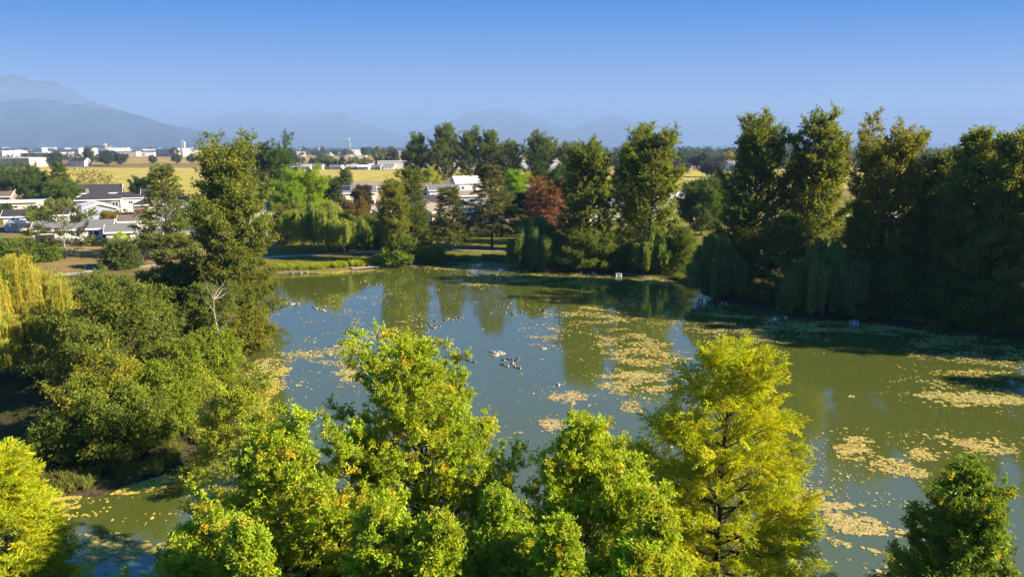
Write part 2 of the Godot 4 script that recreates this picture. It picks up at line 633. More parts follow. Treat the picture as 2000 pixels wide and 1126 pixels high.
func dead_tree(called: String, label: String, at: Vector3, h: float, r: float) -> Node3D:
	var root := thing(called, label, "tree", at)
	var tv := PackedVector3Array()
	var tn := PackedVector3Array()
	var ti := PackedInt32Array()
	var axis: Array = []
	for k in 8:
		axis.append(Vector3(sin(k * 0.9) * 0.12, h * k / 7.0 - 0.2, cos(k * 1.3) * 0.12))
	tube(tv, tn, ti, axis, [0.16, 0.14, 0.12, 0.10, 0.09, 0.07, 0.05, 0.02], 6)
	part("trunk", raw_mesh(tv, PackedColorArray(), tn, ti), M.dead_wood, root)
	for i in 11:
		var v := PackedVector3Array()
		var nn := PackedVector3Array()
		var idx := PackedInt32Array()
		var t := rf(0.35, 0.95)
		var start: Vector3 = axis[int(t * 7)]
		var a := rf(0, TAU)
		var dir := Vector3(cos(a), rf(0.7, 1.6), sin(a)).normalized()
		var reach := r * rf(0.6, 1.2)
		var pts: Array = [start]
		for k in 4:
			pts.append(pts[-1] + (dir + rand_dir() * 0.3).normalized() * reach / 4.0)
		tube(v, nn, idx, pts, [0.065, 0.055, 0.04, 0.03, 0.015], 4)
		for b in 5:
			var bs: Vector3 = pts[1 + b % 4]
			tube(v, nn, idx, [bs, bs + (dir + rand_dir() * 0.9).normalized() * reach * rf(0.25, 0.5)], [0.025, 0.01], 3)
		part("limb", raw_mesh(v, PackedColorArray(), nn, idx), M.dead_wood, root)
	return root


const POPLAR := [[0.0, 0.55], [0.15, 0.85], [0.4, 1.0], [0.7, 0.72], [0.9, 0.40], [1.0, 0.16]]
const SPIRE := [[0.0, 1.0], [0.3, 0.95], [0.55, 0.72], [0.75, 0.44], [0.9, 0.19], [1.0, 0.05]]
const FAN := [[0.0, 0.6], [0.3, 0.75], [0.6, 0.85], [0.85, 0.85], [1.0, 0.55]]
const OVAL := [[0.0, 0.6], [0.25, 1.0], [0.55, 0.95], [0.8, 0.65], [1.0, 0.2]]
const CONE := [[0.0, 1.0], [0.3, 0.78], [0.6, 0.46], [0.85, 0.2], [1.0, 0.05]]
const DOME := [[0.0, 0.95], [0.35, 1.0], [0.7, 0.75], [1.0, 0.25]]
const PYRAMID := [[0.0, 1.0], [0.3, 0.95], [0.6, 0.66], [0.85, 0.34], [1.0, 0.08]]
const COLUMN := [[0.0, 0.8], [0.3, 1.0], [0.7, 0.8], [1.0, 0.15]]


func plant(kind: String, called: String, label: String, x: float, d: float, h: float, r: float, seed_: int, tint := Color(1, 1, 1), group := "") -> Node3D:
	rng.seed = seed_ * 7919 + 13
	var at := Vector3(x, ground_y(x, d), -d)
	var P := {}
	match kind:
		"willow":
			return make_willow(called, label, at, h, r, Color(0.118, 0.138, 0.026) * tint, "curtain", 1.0, 0.88, group)
		"bank_willow":
			return make_willow(called, label, at, h, r, Color(0.105, 0.128, 0.030) * tint, "curtain", 1.0, 0.97, group)
		"near_willow":
			return make_willow(called, label, at, h, r, Color(0.185, 0.175, 0.026) * tint, "near_curtain", 0.75, 0.93, group)
		"cottonwood":
			P = {"h": h, "r": r, "base": 0.06, "env": POPLAR, "limbs": 74, "low": 18.0, "high": 66.0, "lift": 0.28, "subs": 8, "step": 0.9, "spray": "poplar", "size": 0.92, "color": Color(0.090, 0.108, 0.016), "over": 1.25, "spread": 0.32, "trunk": h * 0.016, "inner": 0.25, "loose": 0.45, "wobble": 0.012}
		"fan":
			P = {"h": h, "r": r, "base": 0.06, "env": FAN, "limbs": 70, "low": 18.0, "high": 58.0, "lift": 0.3, "subs": 8, "step": 0.9, "spray": "poplar", "size": 0.9, "color": Color(0.104, 0.108, 0.014), "spread": 0.32, "trunk": h * 0.016, "inner": 0.35, "loose": 0.4, "wobble": 0.012, "over": 1.0}
		"poplar":
			P = {"h": h, "r": r, "base": 0.05, "env": COLUMN, "limbs": 48, "low": 40.0, "high": 72.0, "lift": 0.2, "subs": 6, "step": 0.9, "spray": "poplar", "size": 0.75, "color": Color(0.095, 0.105, 0.014), "spread": 0.28, "inner": 0.2, "wobble": 0.01}
		"round":
			P = {"h": h, "r": r, "base": 0.14, "env": OVAL, "limbs": 70, "low": 5.0, "high": 62.0, "lift": 0.15, "subs": 8, "step": 0.9, "lobes": 0.35, "spray": "round", "size": 0.85, "color": Color(0.055, 0.082, 0.014), "spread": 0.25, "inner": 0.3}
		"alder":
			P = {"h": h, "r": r, "base": 0.06, "env": PYRAMID, "limbs": 90, "low": 2.0, "high": 60.0, "lift": 0.12, "subs": 9, "step": 0.62, "spray": "mid_small", "size": 0.85, "color": Color(0.080, 0.100, 0.014), "spread": 0.25, "inner": 0.25, "loose": 0.7}
		"bush":
			P = {"h": h, "r": r, "base": 0.08, "env": DOME, "limbs": 64, "low": 8.0, "high": 72.0, "lift": 0.15, "subs": 7, "step": 0.6, "spray": "mid_small", "size": 0.8, "color": Color(0.108, 0.120, 0.012), "spread": 0.25, "stems": 4, "trunk": 0.07, "inner": 0.25, "loose": 0.8}
		"far_bush":
			P = {"h": h, "r": r, "base": 0.06, "env": DOME, "limbs": 36, "low": 5.0, "high": 70.0, "lift": 0.15, "subs": 6, "step": 1.0, "spray": "round", "size": 0.8, "color": Color(0.06, 0.08, 0.014), "spread": 0.25, "stems": 3, "trunk": 0.12, "inner": 0.25}
		"young":
			P = {"h": h, "r": r, "base": 0.10, "env": OVAL, "limbs": 60, "low": 15.0, "high": 60.0, "lift": 0.2, "subs": 8, "step": 0.42, "spray": "near_sparse", "size": 1.25, "color": Color(0.155, 0.175, 0.014), "spread": 0.3, "stems": 2, "trunk": 0.09, "bark": "pale_bark", "inner": 0.35, "fine": true}
		"near_oak":
			P = {"h": h, "r": r * 1.2, "base": 0.05, "env": SPIRE, "limbs": 122, "low": 4.0, "high": 66.0, "lift": 0.42, "subs": 10, "step": 0.40, "spray": "near_oak", "size": 0.9, "color": Color(0.172, 0.212, 0.012), "spread": 0.28, "inner": 0.3, "trunk": h * 0.012, "odd": 0.08, "odd_color": Color(0.24, 0.21, 0.018), "short": 0.5, "long": 1.15, "lobes": 0.45, "over": 0.5, "fine": true, "loose": 0.6}
		"near_cypress":
			P = {"h": h, "r": r * 1.12, "over": 0.7, "lobes": 0.4, "base": 0.03, "env": PYRAMID, "limbs": 100, "low": 4.0, "high": 58.0, "lift": 0.16, "subs": 12, "step": 0.42, "spray": "near_cypress", "size": 1.0, "color": Color(0.215, 0.225, 0.008), "spread": 0.22, "inner": 0.28, "trunk": h * 0.014, "roll": 1.2, "fine": true, "loose": 0.55}
		"spruce":
			P = {"h": h, "r": r, "base": 0.25, "env": CONE, "limbs": 92, "low": -8.0, "high": 38.0, "lift": -0.06, "subs": 9, "step": 0.85, "spray": "needle", "size": 0.8, "color": Color(0.055, 0.056, 0.013), "spread": 0.25, "inner": 0.2, "roll": 0.4, "loose": 0.25, "leaf": "needle", "wobble": 0.003}
		"cedar":
			P = {"h": h, "r": r, "base": 0.03, "env": CONE, "limbs": 110, "low": 0.0, "high": 50.0, "lift": 0.1, "subs": 8, "step": 0.9, "spray": "needle", "size": 0.85, "color": Color(0.062, 0.076, 0.011), "spread": 0.25, "inner": 0.2, "roll": 0.9, "loose": 0.4, "leaf": "needle", "wobble": 0.004}
		"dead_spruce":
			P = {"h": h, "r": r, "base": 0.06, "env": CONE, "limbs": 90, "low": -4.0, "high": 45.0, "lift": -0.02, "subs": 7, "step": 0.9, "spray": "needle", "size": 0.75, "color": Color(0.125, 0.062, 0.021), "spread": 0.25, "inner": 0.25, "roll": 0.6, "leaf": "needle", "bark": "pale_bark", "wobble": 0.003}
		"pine":
			P = {"h": h, "r": r, "base": 0.18, "env": OVAL, "limbs": 30, "low": -5.0, "high": 45.0, "lift": 0.12, "subs": 6, "step": 0.75, "spray": "needle", "size": 0.8, "color": Color(0.055, 0.066, 0.014), "spread": 0.25, "inner": 0.5, "bark": "pale_bark", "leaf": "needle", "wobble": 0.02, "trunk": h * 0.016}
		"bare":
			P = {"h": h, "r": r, "base": 0.08, "env": DOME, "limbs": 34, "low": 25.0, "high": 75.0, "lift": 0.1, "subs": 4, "step": 1.6, "spray": "poplar", "size": 0.55, "color": Color(0.11, 0.085, 0.022), "spread": 0.2, "stems": 3, "trunk": 0.12, "inner": 0.4, "fine": true}
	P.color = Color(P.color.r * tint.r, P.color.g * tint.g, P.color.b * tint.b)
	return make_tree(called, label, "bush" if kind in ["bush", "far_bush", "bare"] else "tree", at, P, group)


func trees() -> void:
	for a in TREES:
		plant(a[0], a[1], a[2], a[3], a[4], a[5], a[6], a[7], a[8], a[9])
	dead_tree("dead_snag", "bare pale dead tree with thin branches in front of the tall cottonwood", Vector3(-34.0, 0.5, -76), 8.8, 2.4)
	clipped_hedge("clipped_cedar", "bright green clipped egg shaped cedar at the end of the long white house", Vector3(-93, 0.7, -161), 4.6, 1.55, Color(0.19, 0.24, 0.012))


func clipped_hedge(called: String, label: String, at: Vector3, h: float, r: float, color: Color) -> void:
	rng.seed = 991
	var root := thing(called, label, "bush", at)
	var where: Array = []
	var tints := PackedColorArray()
	for i in 420:
		var d := rand_dir()
		var p := Vector3(d.x * r, h * 0.5 + d.y * h * 0.48, d.z * r) * 1.0
		var y := (d + Vector3.UP * 0.3).normalized()
		var x := y.cross(Vector3.RIGHT if absf(y.x) < 0.8 else Vector3.BACK).normalized()
		where.append(Transform3D(Basis(x, y, x.cross(y)).scaled_local(Vector3.ONE * 0.5), p * 0.93))
		tints.append(tinted(color, 0.15))
	var v := PackedVector3Array()
	var nn := PackedVector3Array()
	var idx := PackedInt32Array()
	tube(v, nn, idx, [Vector3(0, -0.2, 0), Vector3(0, h * 0.8, 0)], [0.14, 0.05], 6)
	part("trunk", raw_mesh(v, PackedColorArray(), nn, idx), M.bark, root)
	copies("crown", SP.mid_small[0], M.leaf, where, tints, root)


# ---------------------------------------------------------------- the setting

func ground_color(x: float, d: float) -> Color:
	var n := patch_noise.get_noise_2d(x, d)
	var n2 := patch_noise.get_noise_2d(x * 5.0 + 300.0, d * 5.0)
	var lawn := Color(0.145, 0.165, 0.020).lerp(Color(0.24, 0.205, 0.05), clampf(0.25 + n * 1.3 + n2 * 0.6, 0.0, 1.0))
	var dry := Color(0.33, 0.235, 0.10).lerp(Color(0.16, 0.145, 0.045), clampf(0.25 + n * 1.4 + n2 * 0.8, 0.0, 1.0))
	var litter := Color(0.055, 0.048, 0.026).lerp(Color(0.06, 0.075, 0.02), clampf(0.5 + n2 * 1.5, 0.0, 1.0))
	var c: Color
	if d > 320.0:
		c = Color(0.29, 0.225, 0.07).lerp(Color(0.10, 0.12, 0.035), clampf(n * 2.0 - 0.1, 0.0, 1.0))
	elif d > 128.0 and x < 34.0:
		c = dry.lerp(lawn, smoothstep(-70.0, -52.0, x + n * 8.0))
	elif d > 150.0:
		c = lawn
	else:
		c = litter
	if absf(x) < 140.0 and d < 210.0 and d > -60.0:
		var s := inside_pond(x, d) + n2 * 1.5
		if s > -1.9:
			var mud := Color(0.24, 0.18, 0.11) if d > 130.0 else Color(0.09, 0.07, 0.04)
			c = c.lerp(mud, smoothstep(-1.9, -0.9, s))
		if s > 1.0:
			c = Color(0.05, 0.05, 0.02)
	return c


func spread_axis(near_lo: float, near_hi: float, step: float, far_lo: float, far_hi: float) -> PackedFloat32Array:
	var a := PackedFloat32Array()
	var x := near_lo
	while x <= near_hi:
		a.append(x)
		x += step
	var g := step
	x = near_hi
	while x < far_hi:
		g *= 1.45
		x = minf(x + g, far_hi)
		a.append(x)
	g = step
	x = near_lo
	while x > far_lo:
		g *= 1.45
		x = maxf(x - g, far_lo)
		a.insert(0, x)
	return a


func strip(pts: Array, width: float, y: float) -> ArrayMesh:
	# a flat strip along points (x, d), laid y above the ground
	var v := PackedVector3Array()
	for i in pts.size() - 1:
		var a: Vector2 = pts[i]
		var b: Vector2 = pts[i + 1]
		var pa: Vector2 = pts[maxi(i - 1, 0)]
		var pb: Vector2 = pts[mini(i + 2, pts.size() - 1)]
		var na := (b - pa).orthogonal().normalized() * width * 0.5
		var nb := (pb - a).orthogonal().normalized() * width * 0.5
		var q := [a + na, b + nb, b - nb, a - na]
		quad(v, Vector3(q[0].x, y, -q[0].y), Vector3(q[1].x, y, -q[1].y), Vector3(q[2].x, y, -q[2].y), Vector3(q[3].x, y, -q[3].y))
	return raw_mesh(v)


func field(pts: Array, y: float, mat: Material) -> void:
	var poly := PackedVector2Array(pts)
	var v := PackedVector3Array()
	for k in Geometry2D.triangulate_polygon(poly):
		v.append(Vector3(poly[k].x, y, -poly[k].y))
	structure("field", raw_mesh(v), mat)


func ridge(crest: Array, depth: float, rough: float, seed_: int) -> void:
	# crest: (x, height, d)
	var v := PackedVector3Array()
	var idx := PackedInt32Array()
	var per := 14
	var cols := (crest.size() - 1) * per + 1
	var rows := 26
	hills_noise.seed = seed_
	for i in cols:
		var f := float(i) / per
		var k := mini(int(f), crest.size() - 2)
		var t := f - k
		var a: Vector3 = crest[maxi(k - 1, 0)]
		var b: Vector3 = crest[k]
		var c: Vector3 = crest[k + 1]
		var e: Vector3 = crest[mini(k + 2, crest.size() - 1)]
		var p := b.cubic_interpolate(c, a, e, t)
		for j in rows:
			var s := float(j) / (rows - 1) * 1.5 - 1.0        # -1 foot in front, 0 crest, 0.5 behind
			var z := p.z + s * depth
			var fall := 1.0 - absf(s) if s < 0.0 else 1.0 - s * 1.8
			var n := hills_noise.get_noise_2d(p.x * 1.6, z * 1.6)
			var spur := absf(hills_noise.get_noise_2d(p.x * 0.9 + 900.0, z * 0.45))
			var y := p.y * maxf(0.0, fall) ** 1.15 * (1.0 + 0.05 * rough * hills_noise.get_noise_1d(p.x * 3.0))
			y += (n * 0.30 - spur * 0.9 * (1.0 - fall)) * rough * p.y * (0.35 + 1.2 * fall * (1.0 - fall))
			v.append(Vector3(p.x + n * 40.0 * (1.0 - fall), maxf(y, -2.0) if j > 0 and j < rows - 1 else -2.0, -z))
	for i in cols - 1:
		for j in rows - 1:
			var q := i * rows + j
			idx.append_array(PackedInt32Array([q, q + 1, q + rows, q + 1, q + rows + 1, q + rows]))
	var st := SurfaceTool.new()
	st.begin(Mesh.PRIMITIVE_TRIANGLES)
	for q in v:
		st.add_vertex(q)
	for q in idx:
		st.add_index(q)
	st.generate_normals()
	structure("mountain", st.commit(), M.forest_slope)


func setting() -> void:
	var xs := spread_axis(-140.0, 140.0, 2.0, -7000.0, 7000.0)
	var ds := spread_axis(-40.0, 212.0, 2.0, -300.0, 7000.0)
	var v := PackedVector3Array()
	var c := PackedColorArray()
	var idx := PackedInt32Array()
	for d in ds:
		for x in xs:
			var jx := x
			var jd := d
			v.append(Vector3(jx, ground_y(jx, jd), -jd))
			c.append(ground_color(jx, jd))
	var w := xs.size()
	for j in ds.size() - 1:
		for i in w - 1:
			var q := j * w + i
			idx.append_array(PackedInt32Array([q, q + w, q + 1, q + 1, q + w, q + w + 1]))
	var st := SurfaceTool.new()
	st.begin(Mesh.PRIMITIVE_TRIANGLES)
	for q in v.size():
		st.set_color(c[q])
		st.add_vertex(v[q])
	for q in idx:
		st.add_index(q)
	st.generate_normals()
	structure("ground", st.commit(), M.ground)
	var wv := PackedVector3Array()
	quad(wv, Vector3(-100, 0, -152), Vector3(92, 0, -152), Vector3(92, 0, -20), Vector3(-100, 0, -20))
	structure("pond_water", raw_mesh(wv), M.water)
	structure("path", strip([Vector2(-140, 108), Vector2(-112, 116), Vector2(-91, 125), Vector2(-82, 136), Vector2(-72, 142), Vector2(-59, 149.8), Vector2(-42.5, 155.7), Vector2(-33.9, 159.6), Vector2(-17.3, 162.4), Vector2(0, 161), Vector2(16, 158), Vector2(34, 156), Vector2(60, 150)], 2.6, 0.735), M.path)
	structure("street", strip([Vector2(-260, 300), Vector2(-190, 262), Vector2(-120, 236), Vector2(-40, 232), Vector2(60, 236), Vector2(150, 250)], 8.0, 0.72), M.concrete)
	field([Vector2(-900, 352), Vector2(-240, 350), Vector2(-60, 372), Vector2(120, 410), Vector2(300, 400), Vector2(900, 420), Vector2(1400, 1100), Vector2(120, 690), Vector2(-180, 735), Vector2(-330, 800), Vector2(-640, 830), Vector2(-900, 780)], 0.76, M.crop)
	field([Vector2(-700, 1010), Vector2(-300, 1000), Vector2(-120, 1080), Vector2(-160, 1750), Vector2(-700, 1850), Vector2(-880, 1420)], 0.8, M.stubble)
	field([Vector2(80, 1000), Vector2(900, 900), Vector2(1300, 1500), Vector2(300, 1700)], 0.8, M.stubble)
	for r in RIDGES:
		ridge(r[0], r[1], r[2], r[3])
	# the smoky air that lies in the far valley
	var air := FogMaterial.new()
	air.resource_name = "valley_air"
	air.albedo = Color(0.29, 0.43, 0.71).linear_to_srgb()
	air.density = 0.00034
	var bank := FogVolume.new()
	bank.name = "valley_haze"
	bank.shape = RenderingServer.FOG_VOLUME_SHAPE_BOX
	bank.size = Vector3(13600, 400, 5100)
	bank.position = Vector3(0, 201, -4420)
	bank.material = air
	add_child(bank)
	bank.set_meta("kind", "stuff")
	tag(bank, "pale blue haze lying in the far valley", "haze")


# ---------------------------------------------------------------- buildings

var window_cache := {}


func window_parts(parent: Node3D, face: int, cx: float, sill: float, ww: float, hh: float, half: Vector2) -> void:
	var key := "%.2f_%.2f" % [ww, hh]
	if not window_cache.has(key):
		var f := PackedVector3Array()
		var b := 0.09
		bx(f, Vector3(-ww / 2 - b, -b, 0), Vector3(ww / 2 + b, 0, 0.08))
		bx(f, Vector3(-ww / 2 - b, hh, 0), Vector3(ww / 2 + b, hh + b, 0.08))
		bx(f, Vector3(-ww / 2 - b, 0, 0), Vector3(-ww / 2, hh, 0.08))
		bx(f, Vector3(ww / 2, 0, 0), Vector3(ww / 2 + b, hh, 0.08))
		if ww > 1.0:
			bx(f, Vector3(-0.04, 0, 0), Vector3(0.04, hh, 0.075))
		window_cache[key] = [raw_mesh(f), box(Vector3(-ww / 2, 0, 0.0), Vector3(ww / 2, hh, 0.03))]
	var o := part("window", window_cache[key][0], M.trim, parent)
	var turn: float = [0.0, PI / 2, PI, -PI / 2][face]
	o.rotation.y = turn
	o.position = Basis(Vector3.UP, turn) * Vector3(cx, sill, (half.y if face % 2 == 0 else half.x) + 0.002)
	part("pane", window_cache[key][1], M.glass, o)


func gable_walls(w: float, dp: float, h: float, rise: float, lo := -0.4) -> ArrayMesh:
	var v := PackedVector3Array()
	var x := w / 2
	var z := dp / 2
	quad(v, Vector3(-x, lo, z), Vector3(-x, h, z), Vector3(x, h, z), Vector3(x, lo, z))
	quad(v, Vector3(x, lo, -z), Vector3(x, h, -z), Vector3(-x, h, -z), Vector3(-x, lo, -z))
	for s in [1.0, -1.0]:
		quad(v, Vector3(x * s, lo, z * s), Vector3(x * s, h, z * s), Vector3(x * s, h, -z * s), Vector3(x * s, lo, -z * s))
		if rise > 0.0:
			v.append(Vector3(x * s, h, z * s)); v.append(Vector3(x * s, h + rise, 0)); v.append(Vector3(x * s, h, -z * s))
	return raw_mesh(v)


func slab(v: PackedVector3Array, a: Vector3, b: Vector3, c: Vector3, d: Vector3, thick: float) -> void:
	var n := Vector3.DOWN * thick
	quad(v, a, b, c, d)
	quad(v, d + n, c + n, b + n, a + n)
	quad(v, a + n, b + n, b, a)
	quad(v, b + n, c + n, c, b)
	quad(v, c + n, d + n, d, c)
	quad(v, d + n, a + n, a, d)


# roof: "gable" (ridge along x), "hip", "flat"; o: windows [[face, x, sill, w, h]], door [face, x], chimney x, garage [face, x, w], panels
func house(called: String, label: String, x: float, d: float, yaw: float, w: float, dp: float, h: float, rise: float, roof: String, wall: String, cover: String, o := {}) -> Node3D:
	var root := thing(called, label, "house", Vector3(x, 0.7, -d), deg_to_rad(yaw), o.get("group", "houses beyond the park"))
	part("wall", gable_walls(w, dp, h, rise if roof == "gable" else 0.0), M[wall], root)
	var e := 0.55
	var half := Vector2(w / 2, dp / 2)
	var X := w / 2 + e
	var Z := dp / 2 + e
	var drop := rise * e / (dp / 2)
	if roof == "gable":
		for s in [1.0, -1.0]:
			var v := PackedVector3Array()
			var t := 0.2
			slab(v, Vector3(-X * s, h - drop + t, Z * s), Vector3(-X * s, h + rise + t, 0), Vector3(X * s, h + rise + t, 0), Vector3(X * s, h - drop + t, Z * s), t - 0.01)
			part("roof", raw_mesh(v), M[cover], root)
			part("fascia", box(Vector3(-X, h - drop - 0.12, minf(Z * s, (Z + 0.06) * s)), Vector3(X, h - drop + 0.22, maxf(Z * s, (Z + 0.06) * s))), M.trim, root)
			for q in [1.0, -1.0]:
				var b := PackedVector3Array()
				slab(b, Vector3(X * q, h - drop + t + 0.02, Z * s), Vector3(X * q, h + rise + t + 0.02, 0), Vector3((X + 0.07) * q, h + rise + t + 0.02, 0), Vector3((X + 0.07) * q, h - drop + t + 0.02, Z * s), 0.34)
				part("barge_board", raw_mesh(b), M.trim, root)
	elif roof == "hip":
		var v := PackedVector3Array()
		var rx := maxf(0.3, X - Z) if X > Z else 0.3
		var y0 := h + 0.02
		var y1 := h + rise
		var a := Vector3(-rx, y1, 0)
		var b := Vector3(rx, y1, 0)
		quad(v, Vector3(-X, y0, Z), a, b, Vector3(X, y0, Z))
		quad(v, Vector3(X, y0, -Z), b, a, Vector3(-X, y0, -Z))
		v.append_array(PackedVector3Array([Vector3(X, y0, Z), b, Vector3(X, y0, -Z), Vector3(-X, y0, -Z), a, Vector3(-X, y0, Z)]))
		quad(v, Vector3(-X, y0, -Z), Vector3(-X, y0, Z), Vector3(X, y0, Z), Vector3(X, y0, -Z))
		part("roof", raw_mesh(v), M[cover], root)
		for s in [1.0, -1.0]:
			part("fascia", box(Vector3(-X, y0 - 0.2, minf(Z * s, (Z + 0.06) * s)), Vector3(X, y0 + 0.03, maxf(Z * s, (Z + 0.06) * s))), M.trim, root)
			part("fascia", box(Vector3(minf(X * s, (X + 0.06) * s), y0 - 0.2, -Z), Vector3(maxf(X * s, (X + 0.06) * s), y0 + 0.03, Z)), M.trim, root)
	else:
		part("roof", box(Vector3(-X, h, -Z), Vector3(X, h + 0.3, Z)), M[cover], root)
		part("fascia", box(Vector3(-X - 0.05, h - 0.15, Z), Vector3(X + 0.05, h + 0.34, Z + 0.07)), M.trim, root)
	for q in o.get("windows", []):
		window_parts(root, q[0], q[1], q[2], q[3], q[4], half)
	if o.has("door"):
		var q: Array = o.door
		var turn: float = [0.0, PI / 2, PI, -PI / 2][q[0]]
		var dr := part("door", box(Vector3(-0.5, -0.1, 0), Vector3(0.5, 2.05, 0.06)), M.door, root)
		dr.rotation.y = turn
		dr.position = Basis(Vector3.UP, turn) * Vector3(q[1], 0.1, (half.y if q[0] % 2 == 0 else half.x) + 0.002)
	if o.has("garage"):
		var q: Array = o.garage
		var turn: float = [0.0, PI / 2, PI, -PI / 2][q[0]]
		var gd := part("garage_door", box(Vector3(-q[2] / 2.0, -0.1, 0), Vector3(q[2] / 2.0, 2.2, 0.07)), M[q[3]] if q.size() > 3 else M.trim, root)
		gd.rotation.y = turn
		gd.position = Basis(Vector3.UP, turn) * Vector3(q[1], 0.05, (half.y if q[0] % 2 == 0 else half.x) + 0.002)
	if o.has("chimney"):
		var ch := part("chimney", box(Vector3(-0.45, -1.5, -0.35), Vector3(0.45, 0.9, 0.35)), M.brick_wall, root)
		ch.position = Vector3(o.chimney, h + rise, 0.3)
	if o.has("belt"):
		part("trim_board", box(Vector3(-w / 2 - 0.03, o.belt, dp / 2), Vector3(w / 2 + 0.03, o.belt + 0.22, dp / 2 + 0.05)), M.trim, root)
	if o.has("balcony"):
		var q: Array = o.balcony      # x, y, width
		var bal := part("balcony", box(Vector3(-q[2] / 2.0, -0.15, 0), Vector3(q[2] / 2.0, 0.0, 1.8)), M.trim, root)
		bal.position = Vector3(q[0], q[1], dp / 2 + 0.003)
		part("railing", box(Vector3(-q[2] / 2.0, 0.002, 1.7), Vector3(q[2] / 2.0, 0.95, 1.76)), M.trim, bal)
		for s in [-1.0, 1.0]:
			part("post", box(Vector3(s * (q[2] / 2.0 - 0.2) - 0.07, -q[1], 1.55), Vector3(s * (q[2] / 2.0 - 0.2) + 0.07, -0.153, 1.69)), M.trim, bal)
	if o.has("panels"):
		var slope := atan2(rise, dp / 2)
		for k in o.panels.size():
			var cx: float = o.panels[k]
			for row in 2:
				var pn := part("solar_panel", box(Vector3(-0.5, 0, -0.78), Vector3(0.5, 0.05, 0.78)), M.panel, root)
				pn.rotation.x = slope
				var s := 1.5 + row * 1.7
				pn.position = Vector3(cx, h + rise - s * sin(slope) + 0.34, s * cos(slope))
	return root


func hall(called: String, label: String, x: float, d: float, yaw: float, w: float, dp: float, h: float, wall: String, cover: String, o := {}) -> Node3D:
	# long low commercial building: walls, flat roof with parapet, windows as boxes, stripes between wall panels
	var root := thing(called, label, "building", Vector3(x, 0.7, -d), deg_to_rad(yaw), o.get("group", "buildings on the edge of town"))
	part("wall", box(Vector3(-w / 2, -1, -dp / 2), Vector3(w / 2, h, dp / 2)), M[wall], root)
	part("roof", box(Vector3(-w / 2 - 0.3, h + 0.005, -dp / 2 - 0.3), Vector3(w / 2 + 0.3, h + h * 0.10, dp / 2 + 0.3)), M[cover], root)
	for q in o.get("windows", []):
		part("window", box(Vector3(q[0] - q[2] / 2.0, q[1], dp / 2 + 0.002), Vector3(q[0] + q[2] / 2.0, q[1] + q[3], dp / 2 + 0.12)), M.glass, root)
	for q in o.get("joints", []):
		part("pilaster", box(Vector3(q - 0.5, -1, dp / 2 + 0.002), Vector3(q + 0.5, h - 0.2, dp / 2 + 0.3)), M.tan_wall, root)
	for q in o.get("units", []):
		part("roof_unit", box(Vector3(q[0] - q[1] / 2.0, h * 1.1 + 0.008, -q[1] / 2.0), Vector3(q[0] + q[1] / 2.0, h * 1.1 + q[2], q[1] / 2.0)), M.white_wall, root)
	return root


